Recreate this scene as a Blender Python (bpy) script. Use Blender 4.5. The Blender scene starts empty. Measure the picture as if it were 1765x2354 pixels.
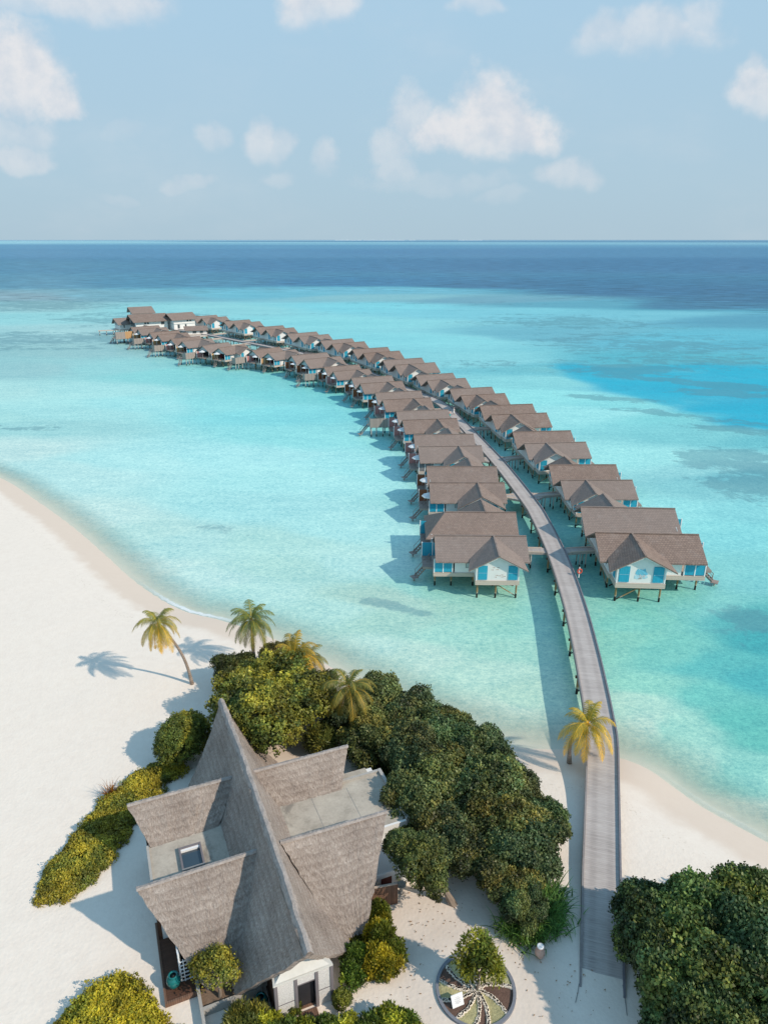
import bpy, bmesh, math, random
import numpy as np
from mathutils import Vector, Matrix, Euler
rnd = random.Random(7)
nr = np.random.RandomState(11)
S = bpy.context.scene
COL = S.collection
R = math.radians
PI = math.pi

# ------------------------------------------------------------------ camera
CAM_H, FPX, PITCH = 42.0, 1633.0, R(21.0)
cam_d = bpy.data.cameras.new('camera'); cam = bpy.data.objects.new('camera', cam_d); COL.objects.link(cam)
cam.location = (0, 0, CAM_H); cam.rotation_euler = (R(90) - PITCH, 0, 0)
cam_d.sensor_fit = 'VERTICAL'; cam_d.sensor_height = 24; cam_d.sensor_width = 18
cam_d.lens = FPX / 2354 * 24
cam_d.clip_start = 0.5; cam_d.clip_end = 120000
S.camera = cam
S.render.engine = 'CYCLES'
S.cycles.use_denoising = True
S.cycles.max_bounces = 6; S.cycles.diffuse_bounces = 3; S.cycles.glossy_bounces = 2
S.cycles.transmission_bounces = 3; S.cycles.transparent_max_bounces = 8
S.view_settings.view_transform = 'Standard'; S.view_settings.look = 'None'; S.view_settings.exposure = 0

def at(x, y, z=1.0):
    """survey: the point of the level z that was measured at (x, y) on the survey sheet"""
    u = (x - 882.5) / FPX; v = -(y - 1177) / FPX
    d = (u, math.cos(PITCH) + v * math.sin(PITCH), -math.sin(PITCH) + v * math.cos(PITCH))
    t = (z - CAM_H) / d[2]
    return Vector((d[0] * t, d[1] * t, z))

# ------------------------------------------------------------------ materials
def srgb(r, g, b):
    f = lambda c: ((c / 255 + 0.055) / 1.055) ** 2.4 if c > 10 else c / 255 / 12.92
    return (f(r), f(g), f(b), 1)

class NT:
    def __init__(s, name, world=False):
        if world:
            s.m = bpy.data.worlds.new(name)
        else:
            s.m = bpy.data.materials.new(name)
        s.m.use_nodes = True
        s.t = s.m.node_tree; s.t.nodes.clear(); s.L = s.t.links
    def n(s, typ, ins=None, **kw):
        nd = s.t.nodes.new(typ)
        for k, v in kw.items(): setattr(nd, k, v)
        if ins:
            for k, v in ins.items():
                sock = nd.inputs[k]
                if isinstance(v, bpy.types.NodeSocket): s.L.new(v, sock)
                else: sock.default_value = v
        return nd
    def math(s, op, a, b=0.0, c=0.0, clamp=False):
        nd = s.n('ShaderNodeMath', {0: a, 1: b, 2: c}, operation=op); nd.use_clamp = clamp
        return nd.outputs[0]
    def mix(s, f, a, b, blend='MIX'):
        nd = s.n('ShaderNodeMix', data_type='RGBA', blend_type=blend)
        for i, v in ((0, f), (6, a), (7, b)):
            if isinstance(v, bpy.types.NodeSocket): s.L.new(v, nd.inputs[i])
            else: nd.inputs[i].default_value = v
        return nd.outputs[2]
    def ramp(s, f, stops, interp='LINEAR'):
        nd = s.n('ShaderNodeValToRGB', {0: f}); cr = nd.color_ramp; cr.interpolation = interp
        while len(cr.elements) < len(stops): cr.elements.new(0.5)
        for e, (p, c) in zip(cr.elements, stops):
            e.position = p; e.color = c if len(c) == 4 else (*c, 1)
        return nd.outputs[0]
    def noise(s, vec, scale, detail=3, rough=0.55, dist=0.0):
        nd = s.n('ShaderNodeTexNoise', {'Scale': scale, 'Detail': detail, 'Roughness': rough, 'Distortion': dist})
        if vec is not None: s.L.new(vec, nd.inputs['Vector'])
        return nd.outputs['Fac']
    def mapping(s, vec, scale=(1, 1, 1), rot=(0, 0, 0), loc=(0, 0, 0)):
        nd = s.n('ShaderNodeMapping', {'Scale': scale, 'Rotation': rot, 'Location': loc}); s.L.new(vec, nd.inputs['Vector'])
        return nd.outputs[0]
    def smooth(s, v, a, b):
        nd = s.n('ShaderNodeMapRange', {'Value': v, 'From Min': a, 'From Max': b}, interpolation_type='SMOOTHSTEP')
        return nd.outputs[0]
    def bump(s, h, strength=0.3, dist=0.1):
        return s.n('ShaderNodeBump', {'Height': h, 'Strength': strength, 'Distance': dist}).outputs[0]
    def pbr(s, color, rough=0.8, normal=None, spec=0.3, metallic=0.0):
        nd = s.n('ShaderNodeBsdfPrincipled', {'Roughness': rough, 'Specular IOR Level': spec, 'Metallic': metallic})
        if isinstance(color, bpy.types.NodeSocket): s.L.new(color, nd.inputs['Base Color'])
        else: nd.inputs['Base Color'].default_value = color
        if normal is not None: s.L.new(normal, nd.inputs['Normal'])
        return nd.outputs[0]
    def out(s, sh):
        o = s.n('ShaderNodeOutputMaterial'); s.L.new(sh, o.inputs[0]); return s.m

def obj_co(t): return t.n('ShaderNodeTexCoord').outputs['Object']
def world_co(t): return t.n('ShaderNodeNewGeometry').outputs['Position']

def mat_plain(name, c, rough=0.7, var=0.12, scale=3.0, bump=0.1, spec=0.3, streak=None):
    """painted / rendered / wood surface with uneven tone, faint grime and grain"""
    t = NT(name); v = world_co(t)
    if streak: v2 = t.mapping(v, scale=streak)
    else: v2 = v
    n1 = t.noise(v2, scale, 4, 0.6); n2 = t.noise(v, scale * 0.22, 2)
    f = t.math('MULTIPLY_ADD', n1, 2 * var, 1 - var)
    f = t.math('MULTIPLY', f, t.math('MULTIPLY_ADD', n2, var * 1.4, 1 - var * 0.7))
    c4 = c if len(c) == 4 else (*c, 1)
    comb = t.n('ShaderNodeCombineColor', {0: f, 1: f, 2: f}).outputs[0]
    col = t.mix(1.0, c4, comb, 'MULTIPLY')
    return t.out(t.pbr(col, rough, t.bump(n1, bump, 0.05), spec))

def mat_wave(name, c, axis='X', per=0.15, depth=0.5, rough=0.75, var=0.15, dark=0.55, coords='object'):
    """boards: grooves every per metres along an axis of the object"""
    t = NT(name); v = obj_co(t) if coords == 'object' else world_co(t)
    sep = t.n('ShaderNodeSeparateXYZ', {0: v}); a = sep.outputs[axis]
    ph = t.math('FRACT', t.math('DIVIDE', a, per))
    g = t.math('ABSOLUTE', t.math('SUBTRACT', ph, 0.5))
    groove = t.smooth(g, 0.40, 0.49)
    idn = t.n('ShaderNodeTexWhiteNoise', {'W': t.math('FLOOR', t.math('DIVIDE', a, per))}, noise_dimensions='1D').outputs['Value']
    n1 = t.noise(v, 6, 4, 0.6)
    f = t.math('ADD', t.math('MULTIPLY', idn, var), t.math('MULTIPLY', n1, var))
    f = t.math('ADD', f, 1 - var)
    f = t.math('MULTIPLY', f, t.math('SUBTRACT', 1.0, t.math('MULTIPLY', groove, dark)))
    comb = t.n('ShaderNodeCombineColor', {0: f, 1: f, 2: f}).outputs[0]
    col = t.mix(1.0, c if len(c) == 4 else (*c, 1), comb, 'MULTIPLY')
    h = t.math('SUBTRACT', 1.0, groove)
    return t.out(t.pbr(col, rough, t.bump(h, depth, 0.03)))

M = {}
M['white'] = mat_plain('white_paint', (0.79, 0.78, 0.76), 0.6, 0.05, 2.0, 0.05)
M['white_trim'] = mat_plain('white_trim', (0.82, 0.82, 0.82), 0.5, 0.04)
M['teal'] = mat_wave('teal_boards', (0.03, 0.36, 0.52), 'X', 0.14, 0.4, 0.5, 0.1, 0.25)
M['red'] = mat_wave('faded_red_boards', (0.52, 0.24, 0.23), 'X', 0.14, 0.4, 0.6, 0.15, 0.3)
M['brown'] = mat_wave('rust_brown_boards', (0.26, 0.095, 0.045), 'X', 0.14, 0.4, 0.6, 0.15, 0.3)
M['orange'] = mat_wave('honey_wood_boards', (0.56, 0.33, 0.16), 'X', 0.14, 0.4, 0.6, 0.15, 0.3)
M['greypanel'] = mat_wave('grey_boards', (0.22, 0.22, 0.23), 'X', 0.14, 0.4, 0.6, 0.1, 0.3)
M['fence'] = mat_wave('weathered_fence', (0.36, 0.31, 0.28), 'X', 0.28, 0.6, 0.85, 0.25, 0.5)
M['fascia'] = mat_wave('deck_fascia', (0.56, 0.47, 0.40), 'Z', 0.30, 0.4, 0.8, 0.12, 0.25)
M['deckwood'] = mat_wave('deck_boards', (0.33, 0.27, 0.24), 'Y', 0.15, 0.4, 0.8, 0.2, 0.4)
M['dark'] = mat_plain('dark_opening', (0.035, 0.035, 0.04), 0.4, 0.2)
M['darkwood'] = mat_wave('dark_stained_wood', (0.10, 0.048, 0.03), 'Y', 0.14, 0.4, 0.7, 0.2, 0.4)
M['gatewood'] = mat_wave('slatted_gate_wood', (0.20, 0.115, 0.08), 'X', 0.12, 0.7, 0.8, 0.25, 0.6)
M['maroon'] = mat_plain('maroon_door', (0.10, 0.02, 0.018), 0.5, 0.1)
M['greyteal'] = mat_plain('pale_gable_board', (0.46, 0.52, 0.53), 0.7, 0.08)
M['cloth'] = mat_plain('parasol_cloth', (0.72, 0.73, 0.74), 0.8, 0.04)
M['greymetal'] = mat_plain('grey_metal', (0.25, 0.25, 0.25), 0.5, 0.1)
M['purplegrey'] = mat_plain('grey_mauve_post', (0.19, 0.17, 0.18), 0.6, 0.1)
M['curtain'] = mat_plain('dark_red_curtain', (0.17, 0.03, 0.035), 0.9, 0.15)
M['lifebuoy'] = mat_plain('lifebuoy_red', (0.62, 0.10, 0.06), 0.5, 0.05)
M['urnteal'] = mat_plain('glazed_teal', (0.01, 0.16, 0.16), 0.15, 0.35, 6, 0.1, 0.6)
M['clay'] = mat_plain('worn_clay', (0.62, 0.40, 0.32), 0.8, 0.25, 6, 0.2)
M['stone'] = mat_plain('grey_stone', (0.42, 0.40, 0.37), 0.9, 0.2, 8, 0.4)
M['kerbstone'] = mat_plain('bluegrey_kerb', (0.20, 0.21, 0.24), 0.8, 0.2, 6, 0.3)
M['pebble'] = mat_plain('white_pebbles', (0.84, 0.74, 0.62), 0.9, 0.3, 14, 0.8)
M['mulch'] = mat_plain('bark_mulch', (0.14, 0.085, 0.065), 0.95, 0.55, 12, 0.8)
M['soil'] = mat_plain('dry_soil', (0.20, 0.14, 0.10), 0.95, 0.4, 8, 0.6)
M['turf'] = mat_plain('dry_turf', (0.42, 0.38, 0.20), 0.95, 0.5, 9, 0.9)
M['pondwater'] = mat_plain('dark_pond', (0.01, 0.035, 0.045), 0.15, 0.3, 3, 0.05, 0.5)
M['trunk'] = mat_plain('bark', (0.24, 0.19, 0.15), 0.95, 0.35, 5, 0.6)
M['palmtrunk'] = mat_wave('palm_trunk', (0.34, 0.27, 0.22), 'Z', 0.22, 0.8, 0.9, 0.25, 0.45)
M['skin'] = mat_plain('skin', (0.45, 0.27, 0.19), 0.6, 0.03)
M['hair'] = mat_plain('hair', (0.03, 0.02, 0.015), 0.6, 0.1)
M['tealskirt'] = mat_plain('teal_cloth', (0.04, 0.40, 0.38), 0.8, 0.05)
M['pinkshirt'] = mat_plain('pink_cloth', (0.72, 0.50, 0.45), 0.8, 0.05)
M['whiteshirt'] = mat_plain('white_cloth', (0.78, 0.76, 0.74), 0.8, 0.05)
M['ink'] = mat_plain('grey_print', (0.48, 0.48, 0.50), 0.7, 0.05)
M['mural_brown'] = mat_plain('brown_print', (0.42, 0.26, 0.20), 0.7, 0.1)
M['mural_teal'] = mat_plain('sky_blue_print', (0.16, 0.50, 0.66), 0.7, 0.3, 6)
M['mural_pale'] = mat_plain('pale_blue_print', (0.45, 0.66, 0.74), 0.7, 0.3, 6)
M['solar'] = mat_plain('skylight_glass', (0.03, 0.05, 0.07), 0.08, 0.1, 1, 0.0, 0.9)
M['glass'] = mat_plain('window_glass', (0.06, 0.08, 0.09), 0.1, 0.2, 1, 0.0, 0.8)
M['bluewall'] = mat_plain('blue_panel', (0.30, 0.55, 0.66), 0.6, 0.05)

def mat_tile():
    """wooden shingle roof of the villas, UV in metres (across, up the slope)"""
    t = NT('shingle_roof'); uv = t.n('ShaderNodeUVMap').outputs[0]
    br = t.n('ShaderNodeTexBrick', {'Vector': uv, 'Scale': 1.0, 'Brick Width': 0.32, 'Row Height': 0.27, 'Mortar Size': 0.02, 'Mortar Smooth': 0.3,
        'Color1': (0.295, 0.215, 0.176, 1), 'Color2': (0.235, 0.170, 0.140, 1), 'Mortar': (0.14, 0.105, 0.09, 1), 'Bias': 0.0})
    wp = world_co(t)
    n = t.noise(wp, 0.35, 3); n2 = t.noise(wp, 5.0, 3)
    f = t.math('ADD', t.math('MULTIPLY', n, 0.35), t.math('MULTIPLY_ADD', n2, 0.35, 0.65))
    comb = t.n('ShaderNodeCombineColor', {0: f, 1: f, 2: f}).outputs[0]
    col = t.mix(1.0, br.outputs[0], comb, 'MULTIPLY')
    oi = t.n('ShaderNodeObjectInfo').outputs['Random']
    col = t.mix(t.math('MULTIPLY', oi, 0.38), col, (0.285, 0.255, 0.24, 1))
    wn = t.smooth(t.noise(t.mapping(wp, scale=(1, 1, 1)), 0.7, 5, 0.7), 0.5, 0.75)
    col = t.mix(t.math('MULTIPLY', wn, 0.35), col, (0.33, 0.29, 0.265, 1))
    sep = t.n('ShaderNodeSeparateXYZ', {0: uv})
    row = t.math('FRACT', t.math('DIVIDE', sep.outputs[1], 0.27))
    return t.out(t.pbr(col, 0.9, t.bump(t.math('ADD', row, t.math('MULTIPLY', n2, 0.8)), 0.6, 0.06)))
M['tile'] = mat_tile()

def mat_thatch():
    t = NT('grey_thatch'); uv = t.n('ShaderNodeUVMap').outputs[0]
    st = t.noise(t.mapping(uv, scale=(5, 1.5, 1)), 1.8, 6, 0.78)
    st2 = t.noise(t.mapping(uv, scale=(9, 3.2, 1)), 1.5, 4, 0.8)
    warp = t.noise(uv, 0.7, 3)
    sep = t.n('ShaderNodeSeparateXYZ', {0: uv})
    rowc = t.math('ADD', t.math('DIVIDE', sep.outputs[1], 0.55), t.math('MULTIPLY', warp, .7))
    rowc = t.math('ADD', rowc, t.math('MULTIPLY', st2, 0.9))
    row = t.math('FRACT', rowc)
    big = t.noise(world_co(t), 0.45, 4, 0.6)
    f = t.math('ADD', t.math('MULTIPLY', st, 0.45), t.math('MULTIPLY', st2, 0.50))
    f = t.math('ADD', f, t.math('MULTIPLY', row, 0.07))
    f = t.math('ADD', f, t.math('MULTIPLY', big, 0.32))
    col = t.ramp(f, [(0.40, (0.10, 0.076, 0.064)), (0.58, (0.265, 0.215, 0.185)), (0.74, (0.44, 0.375, 0.33)), (0.90, (0.74, 0.67, 0.61))])
    h = t.math('ADD', t.math('MULTIPLY', st, 0.8), t.math('ADD', t.math('MULTIPLY', st2, 0.6), t.math('MULTIPLY', row, 0.14)))
    return t.out(t.pbr(col, 0.95, t.bump(h, 1.0, 0.10), 0.1))
M['thatch'] = mat_thatch()

def mat_concrete():
    t = NT('stained_concrete'); v = world_co(t)
    n1 = t.noise(v, 0.8, 6, 0.65); n2 = t.noise(t.mapping(v, scale=(1, 1, 1)), 6, 4, 0.6); n3 = t.noise(v, 0.35, 5, 0.7, 1.0)
    col = t.ramp(t.math('ADD', t.math('MULTIPLY', n1, 0.7), t.math('MULTIPLY', n2, 0.3)), [(0.3, (0.30, 0.265, 0.22)), (0.5, (0.45, 0.40, 0.335)), (0.7, (0.55, 0.50, 0.42))])
    stain = t.smooth(n3, 0.54, 0.70)
    col = t.mix(t.math('MULTIPLY', stain, 0.65), col, (0.13, 0.12, 0.11, 1))
    return t.out(t.pbr(col, 0.9, t.bump(n2, 0.2, 0.03)))
M['concrete'] = mat_concrete()

def mat_render():
    """white pebbledash of the entrance panels"""
    t = NT('pebbledash'); v = world_co(t)
    n = t.noise(v, 22, 3, 0.7); n2 = t.noise(v, 1.2, 3)
    col = t.ramp(n, [(0.34, (0.52, 0.49, 0.47)), (0.5, (0.70, 0.67, 0.64)), (0.66, (0.82, 0.80, 0.77))])
    return t.out(t.pbr(col, 0.95, t.bump(n, 0.8, 0.05)))
M['pebbledash'] = mat_render()

def mat_pile():
    t = NT('timber_pile'); v = world_co(t); z = t.n('ShaderNodeSeparateXYZ', {0: v}).outputs[2]
    n = t.noise(t.mapping(v, scale=(6, 6, 1)), 2, 4)
    zz = t.math('ADD', z, t.math('MULTIPLY', n, 0.5))
    col = t.ramp(t.math('DIVIDE', zz, 2.5), [(0.22, (0.022, 0.022, 0.02)), (0.34, (0.035, 0.03, 0.026)), (0.37, (0.50, 0.44, 0.36)), (0.44, (0.34, 0.22, 0.10)), (0.9, (0.27, 0.18, 0.10))])
    return t.out(t.pbr(col, 0.9, t.bump(n, 0.4, 0.05)))
M['pile'] = mat_pile()
def mat_pile2():
    t = NT('pale_pile'); v = world_co(t); z = t.n('ShaderNodeSeparateXYZ', {0: v}).outputs[2]
    n = t.noise(v, 3, 4); zz = t.math('ADD', z, t.math('MULTIPLY', n, 0.3))
    col = t.ramp(t.math('DIVIDE', zz, 2.5), [(0.16, (0.03, 0.03, 0.028)), (0.26, (0.05, 0.045, 0.04)), (0.30, (0.48, 0.45, 0.42))])
    return t.out(t.pbr(col, 0.9))
M['palepile'] = mat_pile2()

def mat_jetty():
    """weathered deck, boards across, two worn wheel tracks; UV in metres (across, along)"""
    t = NT('jetty_boards'); uv = t.n('ShaderNodeUVMap').outputs[0]
    sep = t.n('ShaderNodeSeparateXYZ', {0: uv}); x = sep.outputs[0]; y = sep.outputs[1]
    ph = t.math('FRACT', t.math('DIVIDE', y, 0.16))
    groove = t.smooth(t.math('ABSOLUTE', t.math('SUBTRACT', ph, 0.5)), 0.36, 0.5)
    idn = t.n('ShaderNodeTexWhiteNoise', {'W': t.math('FLOOR', t.math('DIVIDE', y, 0.16))}, noise_dimensions='1D').outputs['Value']
    n = t.noise(t.mapping(uv, scale=(0.6, 5, 1)), 2, 5, 0.65); nb = t.noise(uv, 0.5, 3)
    track = t.math('ABSOLUTE', t.math('SUBTRACT', t.math('ABSOLUTE', x), 0.58))
    trk = t.math('SUBTRACT', 1.0, t.smooth(track, 0.05, 0.38))
    f = t.math('ADD', t.math('MULTIPLY_ADD', n, 0.5, 0.06), t.math('MULTIPLY', idn, 0.09))
    f = t.math('ADD', f, t.math('MULTIPLY', nb, 0.25))
    f = t.math('SUBTRACT', f, t.math('MULTIPLY', groove, 0.12))
    f = t.math('SUBTRACT', f, t.math('MULTIPLY', trk, 0.10))
    col = t.ramp(f, [(0.1, (0.24, 0.21, 0.20)), (0.42, (0.45, 0.40, 0.375)), (0.62, (0.56, 0.51, 0.48)), (0.9, (0.80, 0.75, 0.71))])
    return t.out(t.pbr(col, 0.85, t.bump(t.math('SUBTRACT', n, groove), 0.4, 0.03)))
M['jetty'] = mat_jetty()

def mat_leaf(name, c, c2, trans=0.25):
    """leaves: per-face tone in 'tone' (r: light, g: yellow share), tint of the plant in the object colour"""
    t = NT(name)
    a = t.n('ShaderNodeAttribute', attribute_name='tone'); sp = t.n('ShaderNodeSeparateColor', {0: a.outputs['Color']})
    col = t.mix(sp.outputs[1], c, c2)
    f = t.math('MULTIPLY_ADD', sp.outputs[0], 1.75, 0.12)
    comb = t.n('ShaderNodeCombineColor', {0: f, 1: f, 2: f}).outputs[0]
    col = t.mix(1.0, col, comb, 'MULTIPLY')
    col = t.mix(1.0, col, t.n('ShaderNodeObjectInfo').outputs['Color'], 'MULTIPLY')
    d = t.pbr(col, 0.5, None, 0.35)
    tr = t.n('ShaderNodeBsdfTranslucent', {'Color': col}).outputs[0]
    return t.out(t.n('ShaderNodeMixShader', {0: trans, 1: d, 2: tr}).outputs[0])
M['leaf'] = mat_leaf('green_leaves', (0.105, 0.145, 0.040, 1), (0.36, 0.32, 0.05, 1))
M['leafdark'] = mat_leaf('dark_leaves', (0.100, 0.140, 0.062, 1), (0.26, 0.24, 0.07, 1), 0.22)
M['frond'] = mat_leaf('palm_fronds', (0.12, 0.15, 0.035, 1), (0.60, 0.34, 0.035, 1), 0.3)

# ------------------------------------------------------------------ mesh helpers
class MB:
    def __init__(s): s.v = []; s.f = []; s.uv = []
    def poly(s, pts, uvs=None):
        i = len(s.v); s.v += [tuple(p) for p in pts]; s.f.append(list(range(i, i + len(pts)))); s.uv.append(uvs)
    def solid(s, ring_a, ring_b):
        """closed body between two rings of the same length"""
        i = len(s.v); n = len(ring_a); s.v += [tuple(p) for p in ring_a] + [tuple(p) for p in ring_b]
        s.f.append(list(range(i, i + n))[::-1]); s.f.append(list(range(i + n, i + 2 * n)))
        s.uv += [None, None]
        for k in range(n):
            s.f.append([i + k, i + (k + 1) % n, i + n + (k + 1) % n, i + n + k]); s.uv.append(None)
        return s
    def box(s, x0, x1, y0, y1, z0, z1, fn=None):
        a = [(x0, y0, z0), (x1, y0, z0), (x1, y1, z0), (x0, y1, z0)]; b = [(x, y, z1) for x, y, _ in a]
        if fn: a = [fn(*p) for p in a]; b = [fn(*p) for p in b]
        return s.solid(a, b)
    def bar(s, p, q, w=0.1, h=None):
        p, q = Vector(p), Vector(q); d = (q - p).normalized(); h = h or w
        u = d.cross(Vector((0, 0, 1)));  u = Vector((1, 0, 0)) if u.length < 1e-3 else u.normalized()
        n = u.cross(d)
        ring = lambda c: [c + u * (w / 2) * a + n * (h / 2) * b for a, b in ((-1, -1), (1, -1), (1, 1), (-1, 1))]
        return s.solid(ring(p), ring(q))
    def tube(s, pts, rad, seg=8):
        pts = [Vector(p) for p in pts]; rads = rad if isinstance(rad, (list, tuple)) else [rad] * len(pts)
        rings = []
        for i, p in enumerate(pts):
            d = (pts[min(i + 1, len(pts) - 1)] - pts[max(i - 1, 0)]).normalized()
            u = d.cross(Vector((0, 1, 0))); u = Vector((1, 0, 0)) if u.length < 1e-3 else u.normalized(); w = u.cross(d)
            rings.append([p + (u * math.cos(2 * PI * k / seg) + w * math.sin(2 * PI * k / seg)) * rads[i] for k in range(seg)])
        i0 = len(s.v)
        for r in rings: s.v += [tuple(p) for p in r]
        for r in range(len(rings) - 1):
            for k in range(seg):
                a = i0 + r * seg + k; b = i0 + r * seg + (k + 1) % seg
                s.f.append([a, b, b + seg, a + seg]); s.uv.append(None)
        s.f.append([i0 + k for k in range(seg)][::-1]); s.f.append([i0 + (len(rings) - 1) * seg + k for k in range(seg)]); s.uv += [None, None]
        return s
    def lathe(s, prof, c=(0, 0, 0), seg=20):
        i0 = len(s.v)
        for r, z in prof: s.v += [(c[0] + r * math.cos(2 * PI * k / seg), c[1] + r * math.sin(2 * PI * k / seg), c[2] + z) for k in range(seg)]
        for r in range(len(prof) - 1):
            for k in range(seg):
                a = i0 + r * seg + k; b = i0 + r * seg + (k + 1) % seg
                s.f.append([a, b, b + seg, a + seg]); s.uv.append(None)
        s.f.append([i0 + k for k in range(seg)][::-1]); s.uv.append(None)
        s.f.append([i0 + (len(prof) - 1) * seg + k for k in range(seg)]); s.uv.append(None)
        return s
    def mesh(s, name, mat, fix=True, smooth=False):
        me = bpy.data.meshes.new(name); me.from_pydata(s.v, [], s.f)
        if any(u is not None for u in s.uv):
            ul = me.uv_layers.new(name='UVMap'); li = 0
            for f, u in zip(s.f, s.uv):
                for k in range(len(f)):
                    ul.data[li].uv = u[k] if u is not None else (s.v[f[k]][0] * 0.7 + s.v[f[k]][1], s.v[f[k]][2] * 1.2)
                    li += 1
        if fix:
            bm = bmesh.new(); bm.from_mesh(me); bmesh.ops.recalc_face_normals(bm, faces=bm.faces); bm.to_mesh(me); bm.free()
        me.materials.append(mat)
        if smooth: me.polygons.foreach_set('use_smooth', [True] * len(me.polygons))
        me.update(); return me
    def build(s, name, mat, parent=None, loc=None, **kw):
        o = bpy.data.objects.new(name, s.mesh(name, mat, **kw)); COL.objects.link(o)
        if parent: o.parent = parent
        if loc is not None: o.location = loc
        return o

def tag(o, label=None, cat=None, group=None, kind=None):
    if label: o['label'] = label
    if cat: o['category'] = cat
    if group: o['group'] = group
    if kind: o['kind'] = kind
    return o
def empty(name, loc=(0, 0, 0), rz=0.0, label=None, cat=None, group=None):
    o = bpy.data.objects.new(name, None); COL.objects.link(o); o.location = loc; o.rotation_euler = (0, 0, rz); o.empty_display_size = 0.3
    return tag(o, label, cat, group)
KIDS = {}
def copy_tree(o, parent=None):
    c = o.copy(); COL.objects.link(c)
    if parent: c.parent = parent
    for ch in list(o.children): copy_tree(ch, c)
    return c

def fbm(x, y, seed=0, octs=4):
    r = np.random.RandomState(seed); tot = 0; amp = 1; s = 0
    for o in range(octs):
        g = r.rand(64, 64); xi = np.floor(x).astype(int); yi = np.floor(y).astype(int); fx = x - xi; fy = y - yi
        fx = fx * fx * (3 - 2 * fx); fy = fy * fy * (3 - 2 * fy)
        a = g[yi % 64, xi % 64]; b = g[yi % 64, (xi + 1) % 64]; c = g[(yi + 1) % 64, xi % 64]; d = g[(yi + 1) % 64, (xi + 1) % 64]
        tot = tot + amp * (a * (1 - fx) * (1 - fy) + b * fx * (1 - fy) + c * (1 - fx) * fy + d * fx * fy); s += amp; amp *= 0.5; x = x * 2.03 + 7; y = y * 2.03 + 3
    return tot / s

# ------------------------------------------------------------------ shoreline, ground and sea
SH = [(-400, 206), (-250, 192), (-160, 173), (-110, 152), (-90, 140), (-72, 127), (-60, 115), (-49, 103.2), (-40, 92.6), (-33.6, 84.8), (-28, 79), (-23.7, 75.6), (-18.7, 73.4),
      (-12, 69.2), (-4, 62.5), (3, 56.5), (8, 53.0), (12.2, 51.1), (17, 50.8), (21.8, 49.0), (24.8, 44.6), (28.7, 40.4), (34, 34.8), (42, 27), (55, 16), (80, -8), (120, -60)]
def catmull(P, n):
    out = []
    for i in range(len(P) - 1):
        p0, p1, p2, p3 = P[max(i - 1, 0)], P[i], P[i + 1], P[min(i + 2, len(P) - 1)]
        for k in range(n):
            t = k / n
            out.append(tuple(0.5 * ((2 * p1[j]) + (-p0[j] + p2[j]) * t + (2 * p0[j] - 5 * p1[j] + 4 * p2[j] - p3[j]) * t * t + (-p0[j] + 3 * p1[j] - 3 * p2[j] + p3[j]) * t ** 3) for j in range(len(p1))))
    out.append(tuple(P[-1])); return out
SHc = np.array(catmull(SH, 5))
def shore_dist(X, Y):
    """> 0 in the water, < 0 on land, metres to the waterline"""
    d = np.full(X.shape, 1e9)
    for (ax, ay), (bx, by) in zip(SHc[:-1], SHc[1:]):
        dx, dy = bx - ax, by - ay; t = np.clip(((X - ax) * dx + (Y - ay) * dy) / (dx * dx + dy * dy), 0, 1)
        d = np.minimum(d, np.hypot(X - ax - t * dx, Y - ay - t * dy))
    poly = np.vstack([SHc, [(120, -900), (-400, -900)]]); ins = np.zeros(X.shape, bool)
    for (ax, ay), (bx, by) in zip(poly, np.roll(poly, -1, 0)):
        c = ((ay > Y) != (by > Y)) & (X < (bx - ax) * (Y - ay) / (by - ay + 1e-12) + ax); ins ^= c
    return np.where(ins, -d, d)
def land_z(d):
    return np.where(d < 0, 1.05 * (1 - np.exp(d / 4.5)), -1.3 * (1 - np.exp(-d / 9.0)))
def ground(x, y):
    return float(land_z(shore_dist(np.array([float(x)]), np.array([float(y)])))[0])
def gat(x, y, dz=0.0):
    p = at(x, y, 1.0)
    for _ in range(3): p = at(x, y, max(ground(p.x, p.y), 0) + dz)
    return p

rr = [55.0]
while rr[-1] < 70000:
    r = rr[-1]; rr.append(r + (0.6 if r < 150 else min(max(0.6, (r - 150) * 0.02 + 0.6), r * 0.035)))
rr = np.array(rr); aa = np.radians(np.linspace(-78, 78, 340))
RR, AA = np.meshgrid(rr, aa, indexing='ij'); GX = RR * np.sin(AA); GY = RR * np.cos(AA) - 60
SD = shore_dist(GX, GY)

def grid_obj(name, X, Y, Z, keep, mat):
    n, m = X.shape; idx = -np.ones(n * m, int)
    I = np.arange(n * m).reshape(n, m); q = np.stack([I[:-1, :-1], I[:-1, 1:], I[1:, 1:], I[1:, :-1]], -1).reshape(-1, 4)
    k = keep.reshape(-1); q = q[k[q].any(1)]; q = q[:, ::-1]
    used = np.unique(q); idx[used] = np.arange(len(used)); q = idx[q]
    me = bpy.data.meshes.new(name)
    co = np.stack([X.reshape(-1)[used], Y.reshape(-1)[used], Z.reshape(-1)[used]], -1)
    me.vertices.add(len(used)); me.vertices.foreach_set('co', co.reshape(-1))
    me.loops.add(q.size); me.loops.foreach_set('vertex_index', q.reshape(-1).astype(np.int32))
    me.polygons.add(len(q)); me.polygons.foreach_set('loop_start', np.arange(0, q.size, 4, dtype=np.int32)); me.polygons.foreach_set('loop_total', np.full(len(q), 4, np.int32))
    me.polygons.foreach_set('use_smooth', np.ones(len(q), bool)); me.update(); me.validate()
    me.materials.append(mat); o = bpy.data.objects.new(name, me); COL.objects.link(o)
    return o, used
def fattr(o, name, vals):
    a = o.data.attributes.new(name, 'FLOAT', 'POINT'); a.data.foreach_set('value', vals.astype(np.float32))
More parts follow.
